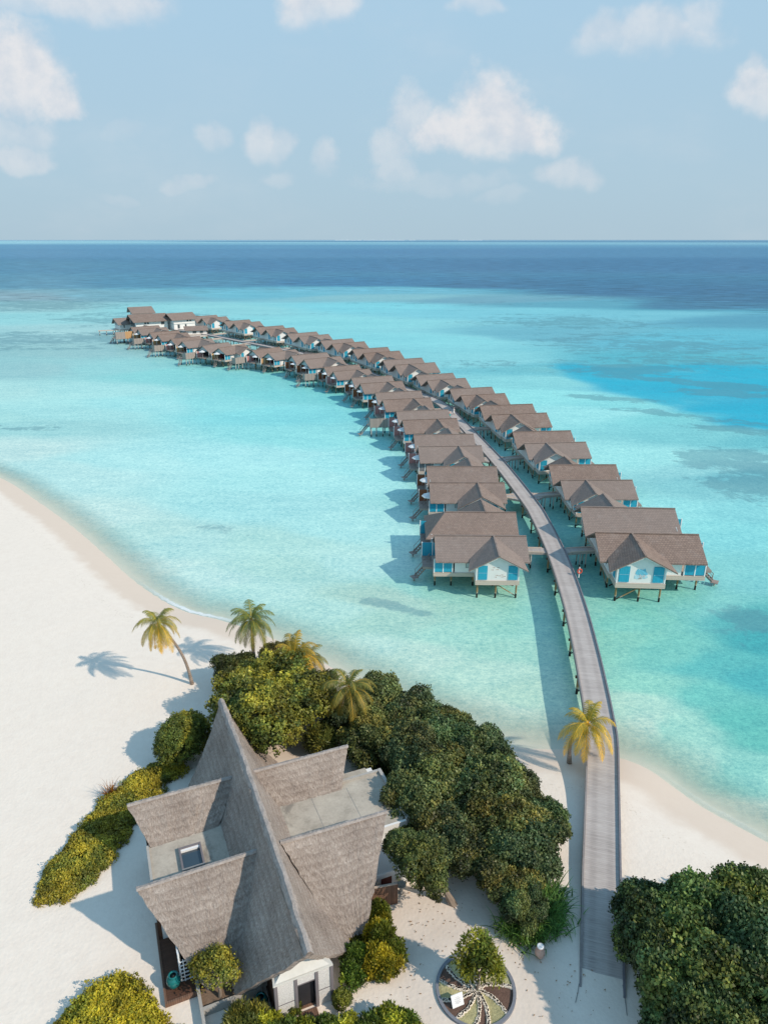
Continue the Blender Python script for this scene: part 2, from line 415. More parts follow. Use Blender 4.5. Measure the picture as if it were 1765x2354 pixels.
def cattr(o, name, rgb):
    a = o.data.attributes.new(name, 'FLOAT_COLOR', 'POINT'); a.data.foreach_set('color', np.concatenate([rgb, np.ones((len(rgb), 1))], 1).astype(np.float32).reshape(-1))

def mat_sand():
    t = NT('coral_sand'); v = world_co(t)
    d = t.n('ShaderNodeAttribute', attribute_name='sd').outputs['Fac']
    pth = t.n('ShaderNodeAttribute', attribute_name='worn').outputs['Fac']
    nb = t.noise(v, 0.12, 4, 0.6); n1 = t.noise(v, 1.3, 5, 0.65); n2 = t.noise(v, 7, 3, 0.6); n3 = t.noise(v, 0.5, 4)
    col = t.ramp(t.math('ADD', t.math('MULTIPLY', n1, 0.6), t.math('MULTIPLY', n2, 0.4)), [(0.3, (0.79, 0.69, 0.60)), (0.55, (0.84, 0.745, 0.65)), (0.8, (0.875, 0.785, 0.695))])
    dd = t.math('ADD', d, t.math('MULTIPLY_ADD', n3, 2.4, -1.2))
    wet = t.math('MULTIPLY', t.smooth(dd, -4.4, -2.6), 1.0)
    col = t.mix(t.math('MULTIPLY', wet, 0.65), col, (0.66, 0.525, 0.42, 1))
    col = t.mix(t.math('MULTIPLY', pth, t.math('MULTIPLY_ADD', n1, 0.8, 0.3)), col, (0.57, 0.465, 0.385, 1))
    # leaf litter and coral crumbs
    vo = t.n('ShaderNodeTexVoronoi', {'Vector': v, 'Scale': 1.7, 'Randomness': 1.0}); rn = t.n('ShaderNodeSeparateColor', {0: vo.outputs['Color']}).outputs[0]
    spk = t.math('MULTIPLY', t.math('LESS_THAN', vo.outputs['Distance'], 0.11), t.math('GREATER_THAN', rn, 0.72))
    col = t.mix(t.math('MULTIPLY', spk, t.math('MULTIPLY_ADD', pth, 0.75, 0.06)), col, (0.30, 0.20, 0.13, 1))
    wr = t.math('SUBTRACT', 1.0, t.smooth(t.math('ABSOLUTE', t.math('ADD', dd, 5.6)), 0.1, 0.9))
    wr = t.math('MULTIPLY', wr, t.smooth(t.noise(v, 4.5, 5, 0.7), 0.56, 0.66))
    col = t.mix(t.math('MULTIPLY', wr, 0.45), col, (0.40, 0.32, 0.24, 1))
    vo2 = t.n('ShaderNodeTexVoronoi', {'Vector': v, 'Scale': 3.6, 'Randomness': 1.0}).outputs['Distance']
    h = t.math('ADD', t.math('MULTIPLY', vo2, 0.5), t.math('MULTIPLY', n2, 0.5))
    h = t.math('ADD', h, t.math('MULTIPLY', n1, 0.8))
    dry = t.math('SUBTRACT', 1.0, t.smooth(dd, -7.5, -4.0))
    hs = t.math('MULTIPLY', h, t.math('MULTIPLY_ADD', dry, 0.9, 0.08))
    return t.out(t.pbr(col, 0.9, t.bump(hs, 0.30, 0.08), 0.15))

WORN = np.zeros(GX.shape)
def worn_line(pts, w, amt=1.0):
    global WORN
    for a, b in zip(pts[:-1], pts[1:]):
        dx, dy = b[0] - a[0], b[1] - a[1]; tt = np.clip(((GX - a[0]) * dx + (GY - a[1]) * dy) / (dx * dx + dy * dy + 1e-9), 0, 1)
        dd = np.hypot(GX - a[0] - tt * dx, GY - a[1] - tt * dy); WORN = np.maximum(WORN, amt * np.clip(1.25 - dd / w, 0, 1))
worn_line([at(930, 2200)[:2], at(1010, 2150)[:2], at(1120, 2100)[:2], at(1210, 2200)[:2], at(1240, 2354)[:2]], 1.8, 0.75)
worn_line([at(930, 2060)[:2], at(1040, 2110)[:2]], 3.0, 0.45)
worn_line([at(950, 2200)[:2], at(980, 2330)[:2], at(1230, 2340)[:2]], 1.5, 0.6)
worn_line([at(600, 1700)[:2], at(680, 1720)[:2], at(760, 1690)[:2]], 2.5, 1.0)
GZ = land_z(SD) + 0.10 * (fbm(GX * 0.22 + 50, GY * 0.22 + 50, 3) - 0.5) * np.clip(-SD / 6, 0, 1) * (RR < 700)
land, us = grid_obj('ground', GX, GY, GZ, SD < 1e9, mat_sand())
fattr(land, 'sd', SD.reshape(-1)[us]); fattr(land, 'worn', WORN.reshape(-1)[us]); tag(land, kind='structure')

# colours of the lagoon floor and the open sea, haze painted in near the horizon, surveyed at points of the sea surface (x, y, sRGB)
WC = [(0, 551.5, 135, 178, 202), (900, 551.5, 128, 170, 196), (1765, 551.5, 126, 168, 195), (0, 553, 118, 176, 205), (0, 557, 122, 196, 218), (200, 557, 116, 190, 214), (330, 560, 100, 170, 200), (450, 556, 92, 150, 184), (800, 555, 92, 146, 180), (1300, 555, 92, 148, 182), (1765, 555, 90, 146, 180), (90, 555, 122, 198, 220), (160, 558, 118, 194, 216), (260, 556, 112, 186, 210), (60, 559, 118, 194, 216), (0, 565, 88, 152, 188), (250, 567, 86, 150, 186),
 (0, 580, 84, 146, 182), (500, 580, 80, 142, 180), (1000, 580, 76, 136, 176), (1765, 580, 76, 138, 176), (0, 610, 76, 140, 172), (700, 610, 66, 128, 168), (1300, 610, 62, 122, 162), (1765, 610, 64, 124, 164),
 (0, 650, 84, 148, 176), (400, 650, 72, 140, 172), (800, 650, 60, 126, 166), (1200, 655, 56, 118, 156), (1500, 670, 56, 116, 154), (1765, 690, 56, 116, 152), (1600, 700, 60, 124, 158),
 (0, 682, 118, 166, 182), (300, 680, 100, 168, 188), (600, 678, 80, 180, 205), (850, 668, 84, 178, 204), (850, 684, 105, 185, 200), (1100, 690, 96, 165, 188), (1300, 700, 80, 165, 190),
 (0, 705, 120, 190, 200), (150, 730, 112, 206, 216), (450, 710, 104, 205, 216), (850, 705, 78, 205, 224), (1150, 715, 82, 195, 216), (1450, 725, 84, 190, 212), (1765, 735, 78, 160, 188),
 (0, 780, 122, 196, 206), (130, 800, 120, 192, 200), (250, 760, 130, 204, 212), (700, 745, 98, 210, 222), (1000, 780, 92, 208, 222), (1250, 770, 84, 178, 200), (1600, 780, 62, 184, 210), (1765, 790, 62, 176, 202),
 (60, 850, 122, 196, 204), (250, 850, 110, 205, 212), (400, 860, 96, 208, 214), (600, 880, 88, 208, 214), (720, 910, 84, 210, 218), (1100, 830, 92, 202, 216), (1300, 850, 84, 190, 202), (1250, 880, 96, 208, 218),
 (0, 900, 148, 222, 224), (200, 900, 138, 222, 226), (350, 930, 130, 224, 230), (500, 930, 104, 216, 224), (650, 950, 92, 216, 226), (740, 1000, 112, 222, 228),
 (1330, 850, 40, 180, 208), (1450, 880, 22, 178, 210), (1600, 900, 12, 182, 216), (1700, 940, 8, 172, 208), (1765, 960, 14, 176, 210), (1500, 830, 52, 178, 200), (1700, 860, 30, 184, 214),
 (1200, 910, 112, 224, 230), (1350, 950, 124, 226, 232), (1450, 925, 96, 216, 224), (1560, 960, 80, 205, 214), (1650, 1000, 84, 200, 210), (1765, 1010, 70, 190, 204),
 (0, 960, 140, 220, 222), (80, 975, 122, 206, 212), (150, 950, 138, 222, 226), (0, 1040, 172, 228, 228), (150, 1080, 160, 228, 230), (300, 1060, 150, 230, 234), (500, 1050, 140, 228, 234), (700, 1100, 142, 230, 234), (850, 1080, 132, 228, 234),
 (200, 1190, 172, 230, 228), (350, 1220, 156, 222, 220), (300, 1310, 176, 230, 226), (450, 1240, 152, 222, 222), (450, 1340, 166, 228, 226), (600, 1240, 150, 222, 218), (560, 1170, 142, 226, 230), (800, 1210, 148, 230, 232),
 (600, 1370, 158, 226, 222), (700, 1310, 150, 220, 214), (750, 1400, 152, 222, 216), (850, 1380, 146, 208, 196), (800, 1300, 156, 228, 226), (920, 1430, 140, 210, 198), (950, 1520, 166, 224, 212), (800, 1500, 164, 226, 218),
 (1050, 1450, 138, 218, 206), (1150, 1440, 122, 212, 200), (1100, 1550, 158, 222, 208), (1200, 1500, 132, 212, 198), (1180, 1640, 170, 222, 208), (1240, 1600, 150, 214, 198), (1250, 1700, 180, 222, 208), (1000, 1350, 126, 216, 208),
 (1420, 1060, 130, 230, 234), (1500, 1060, 128, 226, 230), (1600, 1080, 112, 208, 216), (1700, 1100, 84, 186, 200), (1650, 1120, 96, 198, 208), (1760, 1180, 92, 206, 216), (1500, 1180, 118, 224, 230), (1600, 1220, 106, 220, 226), (1700, 1230, 96, 214, 222),
 (1640, 1320, 94, 208, 212), (1765, 1330, 84, 200, 206), (1600, 1400, 92, 206, 204), (1700, 1420, 56, 180, 184), (1450, 1430, 92, 206, 196), (1400, 1480, 104, 206, 190), (1550, 1500, 84, 200, 190), (1650, 1520, 52, 188, 188), (1765, 1480, 36, 170, 178), (1765, 1560, 40, 178, 184),
 (1480, 1580, 112, 212, 196), (1420, 1620, 150, 220, 206), (1600, 1600, 68, 196, 188), (1550, 1680, 128, 214, 200), (1700, 1660, 58, 188, 180), (1480, 1680, 168, 224, 210), (1600, 1760, 150, 220, 206), (1700, 1760, 108, 208, 196), (1765, 1700, 62, 190, 180), (1765, 1800, 118, 212, 200), (1700, 1860, 170, 222, 210),
 (1180, 1280, 84, 190, 188), (1300, 1420, 110, 208, 198), (1150, 1180, 96, 204, 204), (1250, 1150, 92, 202, 202)]
WX = []; WV = []
qf = lambda x, y: (1.1 * x / (max(y, 5) + 10), 1.6 * math.log(max(y, 5) + 10))
for x, y, r, g, b in WC:
    p = at(x, y, 0); WX.append(qf(p.x, p.y)); WV.append(srgb(r, g, b)[:3])
WX = np.array(WX); WV = np.array(WV)
Yc = np.maximum(GY, 5) + 10; Q = np.stack([(1.1 * GX / Yc).reshape(-1), (1.6 * np.log(Yc)).reshape(-1)], -1)
wob = 0.05 * (fbm(Q[:, 0] * 9 + 30, Q[:, 1] * 9 + 30, 5) - 0.5); Q[:, 0] += wob; Q[:, 1] += 0.05 * (fbm(Q[:, 0] * 9 + 3, Q[:, 1] * 9 + 60, 8) - 0.5)
Q[:, 0] = np.clip(Q[:, 0], -0.75, 0.75)
num = np.zeros((len(Q), 3)); den = np.zeros(len(Q))
for q, c in zip(WX, WV):
    w = 1 / ((Q[:, 0] - q[0]) ** 2 * 1.0 + (Q[:, 1] - q[1]) ** 2 * 1.6 + 1e-4) ** 2.7
    num += w[:, None] * c; den += w
WCOL = num / den[:, None]
def in_poly(px, X, Y):
    P = [at(x, y, 0)[:2] for x, y in px]; ins = np.zeros(X.shape, bool); dmin = np.full(X.shape, 1e9)
    for (ax, ay), (bx, by) in zip(P, P[1:] + P[:1]):
        c = ((ay > Y) != (by > Y)) & (X < (bx - ax) * (Y - ay) / (by - ay + 1e-12) + ax); ins ^= c
        dx, dy = bx - ax, by - ay; t = np.clip(((X - ax) * dx + (Y - ay) * dy) / (dx * dx + dy * dy), 0, 1); dmin = np.minimum(dmin, np.hypot(X - ax - t * dx, Y - ay - t * dy))
    return np.where(ins, dmin, -dmin)
GXf, GYf = GX.reshape(-1), GY.reshape(-1)
wj = 9 * (fbm(GXf * .06 + 90, GYf * .06 + 90, 17, 5) - .5); wk2 = 9 * (fbm(GXf * .06 + 190, GYf * .06 + 20, 18, 5) - .5)
near_ = (GYf > 120) & (GYf < 420)
CH = np.zeros(len(GXf)); xx, yy = GXf[near_] + wj[near_] * 2, GYf[near_] + wk2[near_] * 2
chd = in_poly([(1265, 838), (1340, 872), (1399, 909), (1480, 922), (1556, 944), (1621, 970), (1686, 987), (1800, 1000), (1900, 1010), (1900, 850), (1765, 838), (1620, 835), (1450, 842)], xx, yy)
CH[near_] = np.clip(chd / 6 + .45, 0, 1) * np.clip(.45 + 1.5 * (fbm(GXf[near_] * .05 + 10, GYf[near_] * .14 + 10, 41, 5) - .18), .3, 1)
lag = np.clip((WCOL[:, 1] - .35) / .25, 0, 1)[:, None]; WCOL = WCOL * (1 - .13 * lag) + np.array([.80, .90, .88]) * .13 * lag
inner = np.array(srgb(4, 176, 210)[:3]); WCOL = WCOL * (1 - CH[:, None] * .9) + inner * CH[:, None] * .9

def mat_ocean():
    t = NT('sea_water'); v = world_co(t)
    c = t.n('ShaderNodeAttribute', attribute_name='bed').outputs['Color']
    d = t.n('ShaderNodeAttribute', attribute_name='sd').outputs['Fac']
    reef = t.n('ShaderNodeAttribute', attribute_name='reef').outputs['Fac']
    deep = t.n('ShaderNodeAttribute', attribute_name='deep').outputs['Fac']
    # sun netting and sparkle painted into the colour of the shallows
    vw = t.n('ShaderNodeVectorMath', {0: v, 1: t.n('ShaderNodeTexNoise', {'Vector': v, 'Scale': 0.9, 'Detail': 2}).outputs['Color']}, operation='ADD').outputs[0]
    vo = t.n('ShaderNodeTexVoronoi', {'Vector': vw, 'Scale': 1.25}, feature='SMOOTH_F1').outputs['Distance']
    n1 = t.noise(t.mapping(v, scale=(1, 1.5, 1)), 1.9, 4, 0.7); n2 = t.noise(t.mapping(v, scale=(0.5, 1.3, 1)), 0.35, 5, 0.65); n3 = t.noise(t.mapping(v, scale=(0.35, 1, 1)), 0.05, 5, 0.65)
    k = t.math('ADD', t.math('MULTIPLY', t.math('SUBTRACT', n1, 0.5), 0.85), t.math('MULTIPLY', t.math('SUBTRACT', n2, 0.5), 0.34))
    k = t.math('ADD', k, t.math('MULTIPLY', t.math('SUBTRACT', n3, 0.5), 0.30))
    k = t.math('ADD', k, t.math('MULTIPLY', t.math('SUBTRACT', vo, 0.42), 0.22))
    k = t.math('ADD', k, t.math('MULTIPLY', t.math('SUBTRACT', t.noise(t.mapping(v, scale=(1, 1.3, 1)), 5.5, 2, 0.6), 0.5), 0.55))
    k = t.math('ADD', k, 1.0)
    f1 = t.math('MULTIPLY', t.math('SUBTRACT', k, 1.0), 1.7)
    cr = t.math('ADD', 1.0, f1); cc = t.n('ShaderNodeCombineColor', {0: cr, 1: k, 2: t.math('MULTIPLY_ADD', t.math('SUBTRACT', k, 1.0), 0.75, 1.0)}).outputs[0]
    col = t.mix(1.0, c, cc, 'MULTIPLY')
    # coral and seagrass patches
    rp = t.math('ADD', t.math('MULTIPLY', t.noise(t.mapping(v, scale=(0.5, 1.0, 1)), 0.06, 5, 0.7, 0.5), .5), t.math('MULTIPLY', t.noise(t.mapping(v, scale=(0.75, 1.0, 1)), 0.22, 6, 0.75, 0.5), .5))
    thr = t.math('MULTIPLY_ADD', reef, -0.26, 0.69)
    patch = t.math('MULTIPLY', t.smooth(t.math('SUBTRACT', rp, thr), 0.0, 0.07), t.smooth(reef, 0.0, 0.25))
    rcol = t.mix(0.62, col, (0.075, 0.22, 0.27, 1))
    col = t.mix(t.math('MULTIPLY', patch, 0.8), col, rcol)
    # wind waves out at sea, their light and dark painted into the colour
    wv = t.noise(t.mapping(v, scale=(0.22, 1, 1)), 0.16, 6, 0.75)
    wk = t.math('MULTIPLY_ADD', t.math('MULTIPLY', t.math('SUBTRACT', wv, 0.5), deep), 2.6, 1.0)
    wc = t.n('ShaderNodeCombineColor', {0: wk, 1: wk, 2: wk}).outputs[0]
    col = t.mix(1.0, col, wc, 'MULTIPLY')
    # foam at the lip of the beach
    fn = t.noise(v, 1.1, 5, 0.7); foamzone = t.n('ShaderNodeAttribute', attribute_name='foam').outputs['Fac']
    lip = t.math('SUBTRACT', 1.0, t.smooth(t.math('ABSOLUTE', t.math('SUBTRACT', t.math('ADD', d, t.math('MULTIPLY', fn, 0.9)), 0.9)), 0.12, 0.5))
    foam = t.math('MULTIPLY', lip, foamzone)
    col = t.mix(foam, col, (0.85, 0.86, 0.86, 1))
    h = t.math('ADD', t.math('MULTIPLY', n1, 0.5), t.math('MULTIPLY', t.noise(t.mapping(v, scale=(0.6, 1, 1)), 0.8, 4), 0.8))
    nm = t.bump(h, 0.35, 0.25)
    dif = t.n('ShaderNodeBsdfDiffuse', {'Color': col, 'Normal': nm}).outputs[0]
    gl = t.n('ShaderNodeBsdfGlossy', {'Color': (1, 1, 1, 1), 'Roughness': 0.22, 'Normal': nm}).outputs[0]
    fr = t.n('ShaderNodeFresnel', {'IOR': 1.33}).outputs[0]
    surf = t.n('ShaderNodeMixShader', {0: t.math('MINIMUM', t.math('MULTIPLY', fr, 0.40), 0.11), 1: dif, 2: gl}).outputs[0]
    tr = t.n('ShaderNodeBsdfTransparent', {'Color': (0.93, 1, 1, 1)}).outputs[0]
    dn = t.math('ADD', d, t.math('MULTIPLY_ADD', t.noise(v, 0.35, 4, 0.6), 1.6, -0.8))
    op = t.math('POWER', t.smooth(dn, -0.2, 7.0), 0.6)
    op = t.math('MAXIMUM', op, foam)
    return t.out(t.n('ShaderNodeMixShader', {0: op, 1: tr, 2: surf}).outputs[0])
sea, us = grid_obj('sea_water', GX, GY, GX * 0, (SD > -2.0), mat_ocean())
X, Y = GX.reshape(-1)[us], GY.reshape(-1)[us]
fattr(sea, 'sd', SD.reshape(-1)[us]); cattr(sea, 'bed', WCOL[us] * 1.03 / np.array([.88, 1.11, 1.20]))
edge = 600 - 0.0028 * (X + 40) ** 2
edge = np.maximum(edge, 300)
def bell(px, py, rx, ry, rot=0.0):
    p = at(px, py, 0); c, s = math.cos(rot), math.sin(rot); dx, dy = X - p.x, Y - p.y
    a, b = (dx * c + dy * s) / rx, (-dx * s + dy * c) / ry
    return np.exp(-(a * a + b * b))
reef = np.zeros(len(X))
for b_ in (bell(80, 700, 130, 90), bell(100, 780, 120, 50), bell(300, 730, 90, 60), bell(1300, 740, 90, 60), bell(1500, 790, 90, 60), 1.25 * bell(1480, 848, 46, 14), 1.3 * bell(1600, 880, 44, 9, -.5), 1.3 * bell(1660, 905, 24, 7, -.4), 1.1 * bell(1390, 915, 24, 6, -.4), 1.2 * bell(1590, 958, 30, 6, -.5), 1.2 * bell(1700, 990, 26, 6, -.4),
           1.15 * bell(1640, 1060, 14, 13), 1.2 * bell(1690, 1110, 16, 15), 1.2 * bell(1750, 1070, 18, 18), bell(1610, 1040, 8, 6) * .8, bell(1600, 830, 60, 30), bell(700, 720, 120, 40) * .6, bell(1250, 840, 60, 26) * .9, bell(60, 985, 20, 5), bell(500, 850, 60, 22) * .6, bell(1720, 1430, 9, 8), bell(1050, 700, 140, 60) * .7,
           bell(880, 1390, 14, 1.8, -.45) * .9, bell(700, 1290, 12, 2.0, -.5) * .8, bell(520, 1220, 12, 3, -.5) * .7):
    reef = np.maximum(reef, b_)
fattr(sea, 'reef', reef); fattr(sea, 'deep', np.clip((Y - edge) / 80, 0, 1))
pf = at(470, 1385, 0); fo = np.exp(-(((X - pf.x) / 10) ** 2 + ((Y - pf.y) / 9) ** 2)); pf = at(1690, 1890, 0); fo = np.maximum(fo, 0.35 * np.exp(-(((X - pf.x) / 7) ** 2 + ((Y - pf.y) / 7) ** 2)))
fo = np.maximum(fo, 0.14); fattr(sea, 'foam', fo); tag(sea, kind='structure')
# far surf breaking on the outer reef, a low line of foam just under the horizon
sf = MB()
for x0, x1, yy in ((770, 830, 552.3), (835, 930, 552.2), (940, 955, 552.1), (1052, 1108, 552.2)):
    a, b = at(x0, yy, 0.5), at(x1, yy, 0.5)
    sf.solid([a, b, b + Vector((0, 700, 0)), a + Vector((0, 700, 0))], [p + Vector((0, 0, 14)) for p in (a, b, b + Vector((0, 700, 0)), a + Vector((0, 700, 0)))])
tag(sf.build('surf', M['white_trim']), kind='structure')

# ------------------------------------------------------------------ world and sun
SUN_EL, SUN_AZ = R(37.5), R(-29.0)        # direction towards the sun, azimuth from +x, counter-clockwise
sd_ = Vector((math.cos(SUN_EL) * math.cos(SUN_AZ), math.cos(SUN_EL) * math.sin(SUN_AZ), math.sin(SUN_EL)))
sun_d = bpy.data.lights.new('sun', 'SUN'); sun = bpy.data.objects.new('sun', sun_d); COL.objects.link(sun)
sun_d.energy = 3.7; sun_d.angle = R(0.9); sun_d.color = (1.0, 0.87, 0.72)
sun.rotation_euler = sd_.to_track_quat('Z', 'Y').to_euler(); sun.location = (60, -40, 120)

def make_world():
    t = NT('World', world=True); S.world = t.m
    co = t.n('ShaderNodeTexCoord').outputs['Generated']
    sky = t.n('ShaderNodeTexSky', sky_type='NISHITA'); sky.sun_disc = False; sky.sun_elevation = SUN_EL; sky.sun_rotation = PI / 2 - SUN_AZ
    sky.air_density = 1.2; sky.dust_density = 2.0; sky.ozone_density = 2.0; sky.altitude = 0
    sc = t.mix(1.0, sky.outputs[0], (0.085, 0.085, 0.085, 1), 'MULTIPLY')
    sp = t.n('ShaderNodeSeparateXYZ', {0: co}); z = sp.outputs[2]
    haze = t.ramp(z, [(0.0, srgb(178, 203, 218)), (0.06, srgb(177, 205, 222)), (0.25, srgb(174, 208, 231)), (0.45, srgb(164, 204, 231)), (1.0, srgb(120, 172, 214))])
    base = t.mix(0.94, sc, haze)
    y = t.math('MAXIMUM', sp.outputs[1], 0.02)
    px = t.math('DIVIDE', sp.outputs[0], y); pz = t.math('DIVIDE', sp.outputs[2], y)
    P = t.n('ShaderNodeCombineXYZ', {0: px, 1: pz, 2: 0.0}).outputs[0]
    w1 = t.n('ShaderNodeTexNoise', {'Vector': P, 'Scale': 9.0, 'Detail': 4, 'Roughness': 0.6}).outputs['Color']
    w1 = t.n('ShaderNodeVectorMath', {0: w1, 1: (0.5, 0.5, 0.5)}, operation='SUBTRACT').outputs[0]
    w1 = t.n('ShaderNodeVectorMath', {0: w1, 'Scale': 0.06}, operation='SCALE').outputs[0]
    PW = t.n('ShaderNodeVectorMath', {0: P, 1: w1}, operation='ADD').outputs[0]
    nb = t.noise(P, 15, 8, 0.60)
    nf = t.noise(P, 34, 5, 0.6)
    def blob(cx, cy, rx, ry, flat=0.45):
        f = lambda a, b: at_dir(a, b)
        ux, uz = f(cx, cy); rx = rx / FPX; ry = ry / FPX
        spv = t.n('ShaderNodeSeparateXYZ', {0: PW})
        dx = t.math('DIVIDE', t.math('SUBTRACT', spv.outputs[0], ux), rx)
        dz0 = t.math('SUBTRACT', spv.outputs[1], uz)
        up = t.math('DIVIDE', t.math('MAXIMUM', dz0, 0.0), ry); dn = t.math('DIVIDE', t.math('MINIMUM', dz0, 0.0), ry * flat)
        dz = t.math('ADD', up, dn)
        return t.math('SUBTRACT', 1.0, t.math('SQRT', t.math('ADD', t.math('MULTIPLY', dx, dx), t.math('MULTIPLY', dz, dz)))), t.math('MULTIPLY_ADD', t.smooth(t.math('DIVIDE', dz0, ry), -0.75, 0.15), 0.55, 0.45)
    def at_dir(a, b):
        u = (a - 882.5) / FPX; v = -(b - 1177) / FPX
        d = (u, math.cos(PITCH) + v * math.sin(PITCH), -math.sin(PITCH) + v * math.cos(PITCH)); return d[0] / d[1], d[2] / d[1]
    BL = [(1130, 300, 110, 130, .5, 1.0), (1060, 320, 170, 70, .6, .95), (1180, 320, 120, 80, .5, 1.0), (950, 290, 60, 90, .8, .6), (1240, 330, 60, 50, .6, .7), (900, 350, 60, 50, .8, .5),
          (40, 200, 120, 150, .6, 1.0), (130, 240, 80, 80, .4, .95), (10, 130, 80, 70, .8, .6), (30, 310, 110, 45, .9, .45), (740, 5, 90, 60, .9, .95), (220, 0, 180, 45, .9, .75), (60, -10, 160, 40, 1, .6),
          (1500, 85, 170, 48, .9, .6), (1390, 80, 60, 50, .9, .55), (1610, 60, 60, 50, .9, .5), (1740, 215, 75, 70, .7, .8), (1735, 160, 30, 40, .9, .5),
          (600, 335, 38, 45, .9, .6), (645, 345, 40, 40, .9, .45), (490, 320, 45, 32, .8, .4), (750, 370, 32, 48, .9, .45), (430, 420, 75, 24, .9, .35), (60, 375, 80, 48, .6, .55), (905, 395, 60, 36, .9, .4),
          (1300, 400, 85, 40, .8, .5), (640, 410, 50, 20, .9, .25), (1100, 5, 80, 22, .9, .45), (280, 300, 50, 30, .9, .2), (1000, 420, 200, 26, .9, .2), (270, 450, 60, 18, .9, .18), (1150, 450, 70, 20, .9, .18)]
    tot = None; low = None
    for cx, cy, rx, ry, fl, amp in BL:
        m, belly = blob(cx, cy, rx * 1.12, ry * 1.12, fl)
        e = t.math('ADD', t.math('MULTIPLY', m, 1.5), t.math('MULTIPLY_ADD', nb, 1.5, -0.85)); e = t.math('ADD', e, t.math('MULTIPLY_ADD', nf, 0.26, -0.13))
        s = t.math('MULTIPLY', t.smooth(e, 0.0, 0.78), amp)
        s = t.math('MULTIPLY', s, belly)
        tot = s if tot is None else t.math('MAXIMUM', tot, s)
    front = t.smooth(sp.outputs[1], 0.05, 0.2)
    veil = t.math('MULTIPLY', t.smooth(t.noise(t.mapping(P, scale=(1, 2.2, 1)), 3.0, 5, 0.6), 0.45, 0.85), 0.22)
    # low sun-side shading: brighter crests, greyer bellies
    nshift = t.noise(t.mapping(P, loc=(-0.012, -0.016, 0)), 15, 8, 0.60)
    lit = t.smooth(t.math('SUBTRACT', nb, nshift), -0.22, 0.18)
    cc = t.mix(lit, srgb(208, 216, 226), srgb(236, 234, 235))
    tot = t.math('MULTIPLY', t.math('MAXIMUM', tot, veil), front)
    col = t.mix(t.math('MULTIPLY', tot, 0.90), base, cc)
    bg = t.n('ShaderNodeBackground', {'Color': col, 'Strength': 1.0}).outputs[0]
    o = t.n('ShaderNodeOutputWorld'); t.L.new(bg, o.inputs[0])
make_world()

# ------------------------------------------------------------------ twin villas on piles
RZ, EZ, VM = 6.3, 4.32, 7.35          # ridge height, eave height, middle of the pair
def roof_slab(b, quad, th=0.16, uv=True):
    """quad: 4 points, the first two along the eave"""
    q = [Vector(p) for p in quad]; dn = Vector((0, 0, -th))
    ex = (q[1] - q[0]); L = ex.length; ex = ex.normalized()
    def U(p): d = p - q[0]; a = d.dot(ex); return (a, (d - ex * a).length)
    b.poly(q, [U(p) for p in q]); b.poly([p + dn for p in q][::-1], [U(p) for p in q])
    n = len(q)
    for k in range(n):
        a, c = q[k], q[(k + 1) % n]
        b.poly([a, c, c + dn, a + dn], [(0, 0), ((c - a).length, 0), ((c - a).length, 0.1), (0, 0.1)])
def ragged(b, p, q, fn_n, th=0.14, drop=0.10, step=0.16):
    """uneven shingle ends hanging over an eave"""
    p, q = Vector(p), Vector(q); n = max(2, int((q - p).length / step)); r = random.Random(int((p.x + q.y) * 100))
    for k in range(n):
        a = p.lerp(q, k / n); c = p.lerp(q, (k + 0.86) / n); d = Vector(fn_n) * r.uniform(0.02, 0.12) + Vector((0, 0, -0.05 - r.uniform(0, drop) * 0.5))
        b.poly([a, c, c + d, a + d], [(a.x, 0), (c.x, 0), (c.x, .15), (a.x, .15)])
        b.poly([a + d, c + d, c + d + Vector((0, 0, -0.05)), a + d + Vector((0, 0, -0.05))], [(0, 0), (.1, 0), (.1, .1), (0, .1)])

